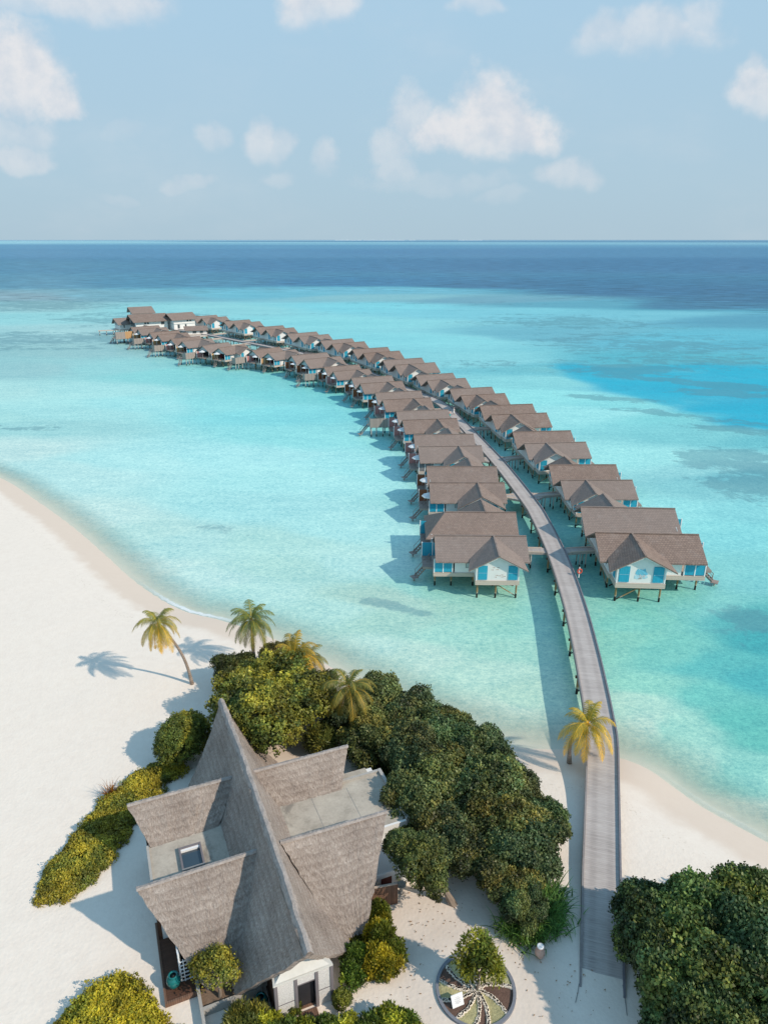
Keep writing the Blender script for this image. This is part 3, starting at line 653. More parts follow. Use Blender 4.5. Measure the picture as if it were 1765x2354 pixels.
def make_pair(s, style):
    """s = +1: the sea side points to +x, -1: to -x. Local y = 0 is the middle of the pair"""
    root = empty('twin_villa')
    def F(front):
        def P(u, v, z): return Vector((s * u, (v - VM) if front else (VM - v), z))
        return P
    for front in (True, False):
        P = F(front); hip = style.get('hip') and not front
        b = MB()
        zf = lambda v: RZ - (RZ - EZ) / 3.75 * (3.1 - v)            # front slope
        zv = RZ - (VM - 3.1) * 0.545                                # valley level
        ue = 11.8
        if hip:
            e0, e1 = P(0, -0.65, EZ - .02), P(ue + 0.9, -0.65, EZ - .02); r0, r1 = P(0, 3.1, RZ), P(ue - 1.9, 3.1, RZ); v0, v1 = P(0, VM - .01, zv), P(ue + 0.9, VM - .01, zv)
            roof_slab(b, [e0, e1, r1, r0]); roof_slab(b, [v1, v0, r0, r1])
            roof_slab(b, [e1, v1, r1])
        else:
            e0, e1 = P(0, -0.65, EZ - .02), P(ue, -0.65, EZ - .02); r0, r1 = P(0, 3.1, RZ), P(ue, 3.1, RZ); v0, v1 = P(0, VM - .01, zv), P(ue, VM - .01, zv)
            roof_slab(b, [e0, e1, r1, r0]); roof_slab(b, [v1, v0, r0, r1])
        ragged(b, P(5.9, -0.65, EZ - .04), e1, P(0, -1, 0) - P(0, 0, 0))
        # cross gable over the bedroom
        c = 4.2; rb = P(c, 3.3, RZ + 0.05); rf = P(c, -2.85, 6.08)
        for sg in (-1, 1):
            ef = P(c + sg * 3.68, -2.85, 4.12); eb = P(c + sg * 3.3, -0.2, 4.55); 
            roof_slab(b, [ef, eb, rb, rf], 0.15)
        # ridge boards
        b.bar(P(0.0, 3.1, RZ + 0.03), P(ue - (1.9 if hip else 0), 3.1, RZ + 0.03), 0.22, 0.08); b.bar(P(c, -2.85, 6.12), P(c, 3.0, RZ + 0.07), 0.2, 0.07)
        b.build('roof', M['tile'], root)
        # walls: one closed shell (long box with gable ends + bedroom wing)
        b = MB(); prof = [(0, 2.52), (VM - (0.002 if front else 0.0), 2.52), (VM - (0.002 if front else 0.0), zv - .14), (3.1, RZ - .2), (0, EZ + .12)]
        b.solid([P(1.3, v, z) for v, z in prof], [P(9.3, v, z) for v, z in prof])
        prof = [(c - 2.65, 2.52), (c + 2.65, 2.52), (c + 2.65, 4.42), (c, 5.86), (c - 2.65, 4.42)]
        b.solid([P(u, -2.2, z) for u, z in prof], [P(u, -0.003, z) for u, z in prof])
        wall = b.build('wall', M['white'], root)
        b = MB()
        for u in (c - 2.6, c + 2.6): b.box(u - .07, u + .07, -2.26, -2.12, 2.5, 4.45, P)
        b.bar(P(c - 3.5, -2.72, 4.10), P(c, -2.72, 5.90), 0.05, 0.16); b.bar(P(c + 3.5, -2.72, 4.10), P(c, -2.72, 5.90), 0.05, 0.16)
        b.build('trim', M['white_trim'], wall)
        # two tall shutters either side of the painted gable
        for u0 in (c - 2.42, c + 1.28):
            b = MB().box(u0, u0 + 1.12, -2.29, -2.205, 2.66, 4.55, P); d = b.build('door', M['teal'], root)
            MB().box(u0 - .0, u0 + 1.12, -2.31, -2.293, 3.56, 3.60, P).build('rail', M['bluewall'], d)
        # jetty side: window strip, side window and the porch recess
        d = MB().box(1.22, 1.297, 2.6, 3.5, 2.75, 5.0, P).build('shutter', M['teal'], root)
        d = MB().box(1.23, 1.297, -0.9 + 2.0, 1.7, 3.1, 4.3, P).build('window', M['white_trim'], root)
        MB().box(1.21, 1.229, 1.16, 1.64, 3.16, 4.24, P).build('pane', M['glass'], d)
        # bedroom wing side windows
        MB().box(c - 2.72, c - 2.655, -1.6, -0.9, 2.8, 4.2, P).build('shutter', M['teal'], root)
        # small window beside the wing
        d = MB().box(7.35, 7.95, -0.06, -0.004, 3.2, 4.12, P).build('window', M['greymetal'], root)
        MB().box(7.43, 7.87, -0.08, -0.062, 3.28, 4.04, P).build('pane', M['greyteal'], d)
        # seaward terrace: shutters on the side, gable board, glazed back wall
        wingm = M[style.get('wing', 'teal')]
        for u0, u1 in ((9.65, 10.72), (10.84, 11.84)): MB().box(u0, u1, -0.03, 0.05, 2.62, 4.36, P).build('shutter', wingm, root)
        for u in (9.60, 10.78, 11.90): MB().box(u - .06, u + .06, -.07, .07, 2.5, 4.4, P).build('post', M['white_trim'], root)
        MB().box(11.84, 11.96, 6.6, 6.72, 2.5, 4.4, P).build('post', M['white_trim'], root)
        if not hip:
            b = MB(); pr = [(0.0, EZ + .1), (6.4, 4.55), (3.1, RZ - .2)]
            b.solid([P(11.25, v, z) for v, z in pr], [P(11.32, v, z) for v, z in pr]); b.build('gable_board', M['greyteal'], root)
        b = MB().box(9.303, 9.36, 0.4, 6.9, 2.55, 4.4, P); g = b.build('glazing', M['dark'], root)
        MB().box(9.362, 9.40, 4.4, 5.6, 2.55, 4.3, P).build('curtain', M['curtain'], g)
        # platform
        b = MB(); b.box(1.2, 12.0, -0.1, VM - (.002 if front else 0), 2.0, 2.515, P); b.box(c - 2.72, c + 2.72, -2.32, -0.102, 1.95, 2.515, P)
        b.build('platform', M['fascia'], root)
    # sea-side kits: not mirrored, both decks look the same way
    y0 = -VM
    for k, off in enumerate((0.0, 7.7)):
        Q = lambda u, v, z, off=off: Vector((s * u, y0 + v + off, z))
        scr = M[style.get('screens', ('teal', 'teal'))[k]]
        pool = style.get('pool') == k
        b = MB().box(12.003, 13.3, 1.6, 5.4, 2.2, 2.5, Q); b.build('deck', M['deckwood'], root)
        p = MB().box(11.95, 13.25, 5.1, 5.2, 2.5, 4.4, Q).build('screen', scr, root)
        MB().box(10.4, 11.85, 5.1, 5.2, 2.5, 4.4, Q).build('screen', scr, root)
        for u in (11.9, 13.3): MB().box(u - .06, u + .06, 5.08, 5.22, 2.3, 4.5, Q).build('post', M['white_trim'], root)
        if pool:
            b = MB().box(12.2, 17.3, 6.0, 9.6, 2.15, 2.46, Q); dk = b.build('deck', M['deckwood'], root)
            MB().box(13.0, 17.4, 5.9, 5.998, 2.2, 4.25, Q).build('fence', M['fence'], root)
            MB().box(11.9, 13.0, 6.05, 6.12, 2.2, 4.5, Q).build('fence', M['fence'], root)
            MB().box(17.302, 17.4, 6.0, 8.0, 2.2, 4.2, Q).build('fence', M['fence'], root)
            tb = MB().lathe([(0.95, 0), (1.0, .45), (.9, .5), (.86, .3)], c=(s * 15.2, y0 + 8.2 + off, 2.46)).build('plunge_tub', M['greyteal'], root)
            MB().lathe([(.84, .3), (.84, .36)], c=(s * 15.2, y0 + 8.2 + off, 2.46)).build('water_fill', M['bluewall'], tb)
            for u in (12.9, 14.4, 15.9, 17.1): MB().tube([Q(u, 6.3, -.3), Q(u, 6.3, 2.14)], .13, 8).build('pile', M['palepile'], root)
            for u in (13.6, 16.9): MB().tube([Q(u, 9.2, -.3), Q(u, 9.2, 2.14)], .13, 8).build('pile', M['palepile'], root)
        ux, top, bot = (17.4 if pool else 12.1), None, None
        vv = 8.3 if pool else 3.9
        if pool: ux = 17.4
        top = Vector(Q(ux, vv, 2.45)); bot = Vector(Q(ux + 2.0, vv - 1.1, 0.62))
        side = (bot - top).cross(Vector((0, 0, 1))).normalized() * 0.34
        b = MB()
        for g in (-1, 1):
            b.bar(top + side * g, bot + side * g, .09, .2)
            b.bar(top + side * g + Vector((0, 0, .85)), bot + side * g + Vector((0, 0, .75)), .05)
            for q in (0.05, .5, .98):
                a = top.lerp(bot, q) + side * g; b.bar(a, a + Vector((0, 0, .8)), .05)
        for q in range(8):
            a = top.lerp(bot, (q + .5) / 8); b.bar(a - side, a + side, .22, .05)
        a = bot + (bot - top).normalized() * 0.35; a.z = bot.z - .03
        e = (bot - top); e.z = 0; e = e.normalized() * .4
        ring = [a - side * 1.5 - e, a + side * 1.5 - e, a + side * 1.5 + e, a - side * 1.5 + e]
        b.solid([r - Vector((0, 0, .08)) for r in ring], ring)
        b.tube([a - Vector((0, 0, 1.0)), a - Vector((0, 0, .07))], .1, 6)
        b.build('ladder', M['deckwood'], root)
    for v in (-1.9, 1.4, 4.6, VM, 10.1, 13.3, 16.6):
        us_ = (1.75, 4.3, 6.6) if v in (-1.9, 16.6) else (1.6, 4.2, 6.8, 9.6, 11.7)
        for u in us_:
            MB().tube([(s * u, v - VM, -0.4), (s * u, v - VM, 2.0)], .115, 8).build('pile', M['pile'], root)
    for v, m in ((-1.9, 1), (16.6, 1), (1.4, -1), (10.1, 1)):
        MB().bar((s * 1.8, v - VM - .14, .35), (s * 4.2, v - VM - .14, 1.9), .1).build('brace', M['pile'], root)
    MB().bar((s * 1.5, 1.4 - VM, 0.4), (s * 1.5, 4.6 - VM, 1.9), .1).build('brace', M['pile'], root)
    MB().bar((s * 1.5, 13.3 - VM, 0.4), (s * 1.5, 10.1 - VM, 1.9), .1).build('brace', M['pile'], root)
    return root

PARASOL = None
def parasol(pos, rz, label):
    global PARASOL
    if PARASOL is None:
        t = empty('parasol'); b = MB(); n = 8; z = 0
        pts = [Vector((1.25 * math.cos(2 * PI * k / n), 1.25 * math.sin(2 * PI * k / n), 1.98)) for k in range(n)]; apex = Vector((0, 0, 2.5))
        for k in range(n):
            a, c = pts[k], pts[(k + 1) % n]; m = (a + c) / 2 * 0.97; m.z = a.z
            b.poly([apex, a, m]); b.poly([apex, m, c]); b.poly([a, m, m - Vector((0, 0, .12)), a - Vector((0, 0, .12))]); b.poly([m, c, c - Vector((0, 0, .12)), m - Vector((0, 0, .12))])
        b.build('canopy', M['cloth'], t, fix=False)
        MB().tube([(0, 0, 0), (0, 0, 2.56)], .035, 6).build('pole', M['white_trim'], t)
        MB().box(-.28, .28, -.28, .28, 0, .1).build('base', M['greymetal'], t)
        PARASOL = t; o = t
    else: o = copy_tree(PARASOL)
    o.location = pos; o.rotation_euler = (0, 0, rz); tag(o, label, 'parasol', 'white parasols on the villa decks')

ORD = ['first', 'second', 'third', 'fourth', 'fifth', 'sixth', 'seventh', 'eighth', 'ninth', 'tenth', 'eleventh', 'twelfth', 'thirteenth']
LA = [(14.1, 78.8), (14.8, 100.3), (14.3, 121.5), (12.3, 142.8), (8.4, 163.3), (2.8, 184.7), (-5.7, 205.1), (-14.5, 223.6), (-29.2, 243.0), (-48.2, 254.9), (-65.0, 270.4), (-79.5, 288.4), (-93.5, 307.0)]
RA = [(31.3, 77.5), (32.2, 101.8), (30.9, 123.2), (28.4, 145.2), (24.2, 168.2), (17.4, 188.8), (9.9, 209.0), (.2, 232.8), (-11.3, 255.8), (-25.2, 277.0), (-41.3, 299.7), (-59.2, 324.0), (-78.6, 346.0)]
def placement(A, s, first=None):
    out = []
    for i, a in enumerate(A):
        a = Vector(a); p = Vector(A[i - 1]) if i else None; n = Vector(A[i + 1]) if i < len(A) - 1 else None
        d = (n - a) if p is None else (a - p) if n is None else (n - p)
        th = math.atan2(-d.x, d.y)
        if i == 0 and first is not None: th = first
        sp = (n - a).length if n is not None else (a - p).length
        k = min(max(sp / 22.0, 0.97), 1.13)
        c = a - Matrix.Rotation(th, 2) @ Vector((s * 4.2 * k, (-2.75 - VM) * k)); out.append((c, th, k))
    return out
LP = placement(LA, -1, R(-1.0)); RP = placement(RA, 1, R(-3.4))
for i in range(len(LP)): 
    if i < 4: LP[i] = (LP[i][0], LP[i][1], 1.0)
STY = [dict(hip=True, screens=('teal', 'teal')), dict(screens=('brown', 'brown')), dict(screens=('red', 'red'), wing='greypanel'), dict(screens=('red', 'red'), pool=1, wing='teal'),
       dict(screens=('red', 'brown')), dict(screens=('brown', 'brown')), dict(screens=('red', 'brown'), pool=1), dict(screens=('brown', 'brown')), dict(screens=('orange', 'red'), pool=1)]
LSTY = [0, 1, 2, 3, 4, 5, 6, 7, 8, 8, 8, 8, 8]
COLW = {0: 'teal screens and hipped roof', 1: 'rust brown deck screen', 2: 'red screens, grey shutters', 3: 'red screens, tall fence', 4: 'red and brown screens', 5: 'brown screens', 6: 'red screen and weathered fence', 7: 'brown screens', 8: 'honey screens and tub deck'}
protos = {}
pairs = []
for side, PL in ((-1, LP), (1, RP)):
    for i, (c, th, k) in enumerate(PL):
        key = (side, LSTY[i] if side < 0 else 'r')
        if key not in protos:
            o = protos[key] = make_pair(side, STY[LSTY[i]] if side < 0 else dict(screens=('teal', 'teal')))
        else: o = copy_tree(protos[key])
        o.location = (c.x, c.y, (k - 1) * -1.0); o.rotation_euler = (0, 0, th); o.scale = (k, k, k)
        if side < 0: lab = 'villa pair with %s, %s from the beach on the lagoon side' % (COLW[LSTY[i]], ORD[i])
        else: lab = 'brown-roofed white twin villa with teal shutters, %s from the beach in the ocean-side row' % ORD[i]
        tag(o, lab, 'villa', 'twin water villas along the jetty'); pairs.append(o)
        if side < 0:
            for j, off in enumerate((0.0, 7.7)):
                if i == 0: continue
                u = 11.75 if i < 9 else 12.3
                w = Vector((c.x, c.y)) + Matrix.Rotation(th, 2) @ (Vector((-u, -VM + off + (2.2 if i < 9 else 3.4))) * k)
                parasol((w.x, w.y, 2.5 + (.0 if i < 9 else .1)), th, 'white parasol on the %s deck of the %s lagoon-side twin villa from the beach' % (('near', 'far')[j], ORD[i]))
# painted decorations on the gables of the nearest two pairs
def decor(root, s, kind):
    P = lambda u, v, z: Vector((s * u, v - VM, z))
    if kind == 'fish':
        b = MB(); r = random.Random(3)
        for x, z in ((-.05, 4.30), (.45, 4.28), (.02, 4.02), (.62, 3.98), (-.9, 3.12), (-.6, 3.30), (-.62, 3.02), (-.28, 3.18), (.05, 3.25), (.18, 3.0)):
            x = x * -s; l = .13
            b.solid([P(4.2 + x - l, -2.215, z), P(4.2 + x, -2.215, z + .05), P(4.2 + x + l, -2.215, z), P(4.2 + x, -2.215, z - .05)], [P(4.2 + x - l, -2.203, z), P(4.2 + x, -2.203, z + .05), P(4.2 + x + l, -2.203, z), P(4.2 + x, -2.203, z - .05)])
            b.solid([P(4.2 + x + l, -2.214, z), P(4.2 + x + l + .07, -2.214, z + .05), P(4.2 + x + l + .07, -2.214, z - .05)], [P(4.2 + x + l, -2.204, z), P(4.2 + x + l + .07, -2.204, z + .05), P(4.2 + x + l + .07, -2.204, z - .05)])
        b.build('fish_decoration', M['mural_brown'], root)
    else:
        def shape(pts, d, mat, name, par):
            b = MB(); A = [P(4.2 + x, -2.203, z) for x, z in pts]; B = [P(4.2 + x, -2.203 - d, z) for x, z in pts]; b.solid(A, B); return b.build(name, mat, par)
        m = shape([(-.62, 3.95), (-.45, 4.28), (-.32, 4.18), (-.1, 4.22), (.1, 4.15), (.35, 4.32), (.42, 4.08), (.5, 3.9), (.74, 3.62), (.5, 3.5), (.1, 3.55), (-.3, 3.5), (-.66, 3.62)], .02, M['mural_teal'], 'mural', root)
        shape([(-.7, 3.48), (-.3, 3.53), (.3, 3.53), (.66, 3.45), (.72, 3.2), (.4, 3.05), (.1, 3.12), (-.3, 3.0), (-.75, 3.1)], .02, M['mural_pale'], 'mural_field', m)
        for x0, z0 in ((-.15, 3.35), (.05, 3.2), (.3, 3.3)): shape([(x0 - .06, z0), (x0, z0 + .32), (x0 + .08, z0)], .04, M['pinkshirt'], 'mural_figure', m)
        shape([(-.3, 3.05), (-.1, 3.26), (.05, 3.05), (.0, 3.02), (-.1, 3.16), (-.24, 3.02)], .045, M['mural_brown'], 'mural_mark', m)
decor(pairs[0], -1, 'fish')
R1o = pairs[len(LP)]
decor(R1o, 1, 'mural')
for ch in list(protos[(1, 'r')].children):
    pass

# ------------------------------------------------------------------ the jetty
JP = [(1383, 2285, .90), (1383, 2240, 1.02), (1383, 2170, 1.22), (1383, 2090, 1.4), (1382, 2000, 1.5), (1383, 1915, 1.6), (1384, 1800, 1.8), (1384, 1702, 2.1), (1375, 1640, 2.25), (1364, 1580, 2.4), (1345, 1489, 2.5), (1318, 1383, 2.5), (1281, 1277, 2.5), (1240, 1191, 2.5), (1213, 1149, 2.5), (1146, 1064, 2.5), (1087, 1001, 2.5), (1048, 961, 2.5), (1003, 922, 2.5)]
JW = [tuple(at(x, y, z)) for x, y, z in JP]
JW += [(4.6, 204, 2.5), (-4.6, 225, 2.5), (-16.5, 247, 2.5), (-32, 269, 2.5), (-48, 288, 2.5), (-64, 306, 2.5), (-82, 327, 2.5), (-98, 342, 2.5)]
JC = [Vector(p) for p in catmull(JW, 8)]
jet = empty('jetty', (0, 0, 0), 0, 'long curved weathered plank jetty running from the beach between two rows of villas', 'jetty')
HW = 1.17
def jframe(i):
    d = (JC[min(i + 1, len(JC) - 1)] - JC[max(i - 1, 0)]); d.z = 0; d.normalize(); return Vector((d.y, -d.x, 0))
b = MB(); acc = 0
for i in range(len(JC) - 1):
    n0, n1 = jframe(i), jframe(i + 1); L = (JC[i + 1] - JC[i]).length
    b.poly([JC[i] - n0 * HW, JC[i] + n0 * HW, JC[i + 1] + n1 * HW, JC[i + 1] - n1 * HW], [(-HW, acc), (HW, acc), (HW, acc + L), (-HW, acc + L)]); acc += L
deck = b.build('deck', M['jetty'], jet, fix=False)
deck.data.flip_normals() if deck.data.polygons[0].normal.z < 0 else None
for sg in (-1, 1):
    b = MB(); i0 = len(b.v); n = len(JC); b2 = MB()
    for bb, (o0, o1, z0, z1) in ((b, (HW + .001, HW + .13, -.42, .16 if sg < 0 else .20)), (b2, (HW - .28, HW + .0, -.30, -.012))):
        rings = []
        for i in range(n):
            nn = jframe(i) * sg; rings.append([JC[i] + nn * o0 + Vector((0, 0, z0)), JC[i] + nn * o1 + Vector((0, 0, z0)), JC[i] + nn * o1 + Vector((0, 0, z1)), JC[i] + nn * o0 + Vector((0, 0, z1))])
        for i in range(n - 1): bb.solid(rings[i], rings[i + 1])
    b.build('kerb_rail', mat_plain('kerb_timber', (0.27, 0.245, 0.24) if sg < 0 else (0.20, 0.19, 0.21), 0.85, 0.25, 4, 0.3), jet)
    b2.build('bearer', M['darkwood'], jet)
# pile bents under the jetty
acc = 0; last = 0
for i in range(1, len(JC) - 1):
    acc += (JC[i] - JC[i - 1]).length
    if acc - last >= 6.4 and shore_dist(np.array([JC[i].x]), np.array([JC[i].y]))[0] > 2:
        last = acc; n = jframe(i); p = JC[i]
        be = MB().bar(p - n * 1.45 + Vector((0, 0, -.50)), p + n * 1.45 + Vector((0, 0, -.50)), .2, .24).build('cross_beam', M['darkwood'], jet)
        for sg in (-1, 1): MB().tube([p + n * sg * 1.15 + Vector((0, 0, -p.z - .4)), p + n * sg * 1.15 + Vector((0, 0, -.6))], .13, 8).build('pile', M['pile'], be)
        MB().bar(p - n * 1.1 + Vector((0, 0, -p.z + .3)), p + n * 1.1 + Vector((0, 0, -.8)), .09).build('brace', M['pile'], be)
# small plank ends at the foot of the jetty, thin rope lines on the sand
for x, y, x2, y2 in ((1330, 2262, 1322, 2305), (1430, 2265, 1440, 2335)):
    tag(MB().tube([gat(x, y) + Vector((0, 0, .03)), gat((x + x2) / 2 + 1, (y + y2) / 2) + Vector((0, 0, .03)), gat(x2, y2) + Vector((0, 0, .03))], .022, 5).build('ground_rope', M['greymetal']),
        'thin dark rope on the sand past the %s kerb end of the jetty' % ('lawn-side' if x < 1400 else 'tree-side'), 'rope')

# walkways from the jetty to the porches
def walkway(pr, side, i):
    c, th, k = pr; ex = Matrix.Rotation(th, 2) @ Vector((side, 0))
    door = Vector((c.x, c.y)) + ex * 1.15 * k
    best = min(JC, key=lambda q: (q.xy - (door - ex * 5)).length + abs((q.xy - door).normalized().dot(ex) + 1) * 4)
    j = JC.index(best); n = jframe(j).xy; sg = 1 if n.dot(door - best.xy) > 0 else -1
    start = best.xy + n * sg * (HW + .135)
    d = (door - start); L = d.length; d.normalize(); nn = Vector((-d.y, d.x))
    w = empty('access_walkway', (start.x, start.y, 0), math.atan2(d.y, d.x), 'short plank walkway from the jetty to the %s %s twin villa' % (ORD[i], 'lagoon-side' if side < 0 else 'ocean-side'), 'walkway', 'villa walkways')
    W = .75; zt = 2.47
    b = MB(); fl = 1.1 if i > 0 else 0.1
    ring = [(0, -W - fl), (1.7, -W), (L, -W), (L, W), (1.7, W), (0, W + fl)]
    b.solid([(x, y, zt - .32) for x, y in ring], [(x, y, zt) for x, y in ring]); b.build('deck', M['jetty2'], w)
    for y in (-W + .04, W - .04):
        b = MB().box(0.4, L - .1, y - .04, y + .04, zt + .003, zt + .14)
        b.build('kerb', M['fascia'], w)
    for x in (2.0, max(2.6, L - 1.2)):
        if x < L: 
            for y in (-.55, .55): MB().tube([(x, y, -.4), (x, y, zt - .33)], .1, 6).build('pile', M['palepile'], w)
M['jetty2'] = mat_wave('walkway_boards', (0.42, 0.37, 0.34), 'X', 0.16, 0.4, 0.85, 0.2, 0.4)
for i, pr in enumerate(LP): walkway(pr, -1, i)
for i, pr in enumerate(RP): walkway(pr, 1, i)

# lifebuoy on its post beside the jetty
lb = empty('lifebuoy', tuple(at(1330, 1325, 2.4)), R(10), 'orange-red lifebuoy hung on a short post by the jetty rail', 'lifebuoy')
b = MB(); ringpts = [(0.28 * math.cos(a * PI / 12), -.06, 0.75 + 0.28 * math.sin(a * PI / 12)) for a in range(25)]
b.tube(ringpts, .085, 8); b.build('ring', M['lifebuoy'], lb)
b = MB()
for a in (1, 7, 13, 19):
    ps = [(0.36 * math.cos(q * PI / 24), -.06, 0.75 + 0.36 * math.sin(q * PI / 24)) for q in (2 * a, 2 * a + 1, 2 * a + 2)]; b.tube(ps, .09, 8)
MB().box(-.05, .05, -.0, .1, -.2, 1.25).build('post', M['white_trim'], lb)

# ------------------------------------------------------------------ the lodge at the end of the jetty
def lodge(name, label, cx, cy, rot, L, W, z0, ze, zr, ov=1.0, storey=False, wins=(), endw=True, base=True, gable_glaze=False):
    o = empty(name, (cx, cy, 0), rot, label, 'building')
    b = MB(); prof = [(-W / 2, z0), (W / 2, z0), (W / 2, ze), (0, zr - .35), (-W / 2, ze)]
    b.solid([(-L / 2, v, z) for v, z in prof], [(L / 2, v, z) for v, z in prof]); wl = b.build('wall', M['white'], o)
    b = MB(); k = (zr - ze) / (W / 2); eo = W / 2 + ov; zo = zr - k * eo
    for sg in (-1, 1): roof_slab(b, [(-L / 2 - ov, sg * eo, zo + .25), (L / 2 + ov, sg * eo, zo + .25), (L / 2 + ov * .7, 0, zr + .25), (-L / 2 - ov * 1.5, 0, zr + .25)], .22)
    b.build('roof', M['tile'], o)
    if storey:
        MB().box(-L / 2 - .12, L / 2 + .12, -W / 2 - .12, -W / 2 - .003, (z0 + ze) / 2 - .1, (z0 + ze) / 2 + .15).build('band', M['greyteal'], wl)
        MB().box(-L / 2 - .12, -L / 2 - .003, -W / 2, W / 2, (z0 + ze) / 2 - .1, (z0 + ze) / 2 + .15).build('band', M['greyteal'], wl)
    for (x, z, w, h) in wins:
        f = MB().box(x - w / 2, x + w / 2, -W / 2 - .08, -W / 2 - .004, z, z + h).build('window', M['greymetal'], o)
        MB().box(x - w / 2 + .12, x + w / 2 - .12, -W / 2 - .1, -W / 2 - .082, z + .12, z + h - .12).build('pane', M['glass'], f)
    if endw:
        for y in ((-W / 5, W / 5) if not gable_glaze else (0,)):
            ww = .5 if not gable_glaze else W * .34; hh = 1.5 if not gable_glaze else (ze - z0) * .8; zz = ze - hh * (.75 if not gable_glaze else .85)
            f = MB().box(-L / 2 - .1, -L / 2 - .004, y - ww, y + ww, zz, zz + hh).build('window', M['greymetal'], o)
            MB().box(-L / 2 - .13, -L / 2 - .102, y - ww + .15, y + ww - .15, zz + .12, zz + hh - .12).build('pane', M['glass'], f)
    if base:
        MB().box(-L / 2 - .6, L / 2 + .6, -W / 2 - .6, W / 2 + .6, z0 - .5, z0 - .002).build('platform', M['fascia'], o)
        for x in np.linspace(-L / 2, L / 2, 5):
            for y in (-W / 2, 0, W / 2): MB().tube([(x, y, -.4), (x, y, z0 - .49)], .17, 8).build('pile', M['palepile'], o)
    return o
lodge('lodge', 'long white lodge with brown shingle roof and glazed gable at the jetty end', -110.6, 344.2, R(32), 14.5, 11, 2.5, 6.9, 9.2, 1.4, wins=[(-3, 5.2, .9, 1.0), (-1.8, 5.2, .9, 1.0), (5, 4.8, 1.6, 1.4)], gable_glaze=True)
lodge('two_storey_lodge', 'two storey white lodge with a single gable roof between the jetty end and the villas', -96.3, 347.5, R(38), 10.5, 8, 2.5, 7.3, 9.4, 1.2, storey=True, wins=[(-3, 2.9, 1.1, 1.8), (.5, 3.1, .8, 1.6), (3.0, 5.8, .9, .8), (1.6, 5.8, .9, .8)])
lodge('upper_lodge', 'tallest white lodge with small louvred gable behind the long lodge', -119.5, 362, R(32), 9, 8, 2.5, 8.8, 10.9, 1.2, wins=[], endw=True)
lodge('low_lodge', 'low white lodge at the outermost end beside the small pier', -122.3, 346.4, R(38), 8, 7, 2.5, 5.2, 7.2, 1.1, wins=[(-2, 3.2, .6, 1.3), (2, 3.4, 1.4, 1.1)])
pv = lodge('jetty_pavilion', 'small open white pavilion where the far end of the jetty arrives', -84, 326.5, R(18), 8.5, 4.6, 2.5, 4.4, 5.6, .8, wins=[(-1, 2.9, 1.6, 1.2), (2, 2.9, 1.4, 1.2)], endw=False)
pr_ = empty('pier', (-128.5, 341.5, 0), R(22), 'small pale pier reaching out from the outermost lodge', 'pier')
MB().box(-5, 5, -.9, .9, 2.0, 2.3).build('deck', M['fascia'], pr_)
for x in (-4.5, -1.5, 1.5, 4.5): MB().tube([(x, 0, -.4), (x, 0, 1.99)], .18, 8).build('pile', M['palepile'], pr_)
sd = empty('service_deck', (-111.5, 314, 0), R(35), 'wooden fenced service deck on pale piles beside the long lodge', 'deck')
MB().box(-5, 5, -3, 3, 2.1, 2.4).build('deck', M['fascia'], sd)
for x0, x1, mm in ((-5, -1, 'fence'), (-1, 2.4, 'orange'), (2.4, 5, 'fence')): MB().box(x0, x1 - .01, -3.15, -3.003, 2.2, 5.2).build('fence', M[mm], sd)
for x in (-4.6, 0, 4.6):
    for y in (-2.6, 2.6): MB().tube([(x, y, -.4), (x, y, 2.09)], .17, 8).build('pile', M['palepile'], sd)
tj = empty('jetty_landing', (-80.5, 320, 0), R(40), 'pale plank landing in front of the small pavilion', 'deck')
MB().box(-5, 4, -2, 2, 2.1, 2.44).build('deck', M['fascia'], tj)
for x in (-4, 0, 3): MB().tube([(x, -1, -.4), (x, -1, 2.09)], .15, 8).build('pile', M['palepile'], tj)

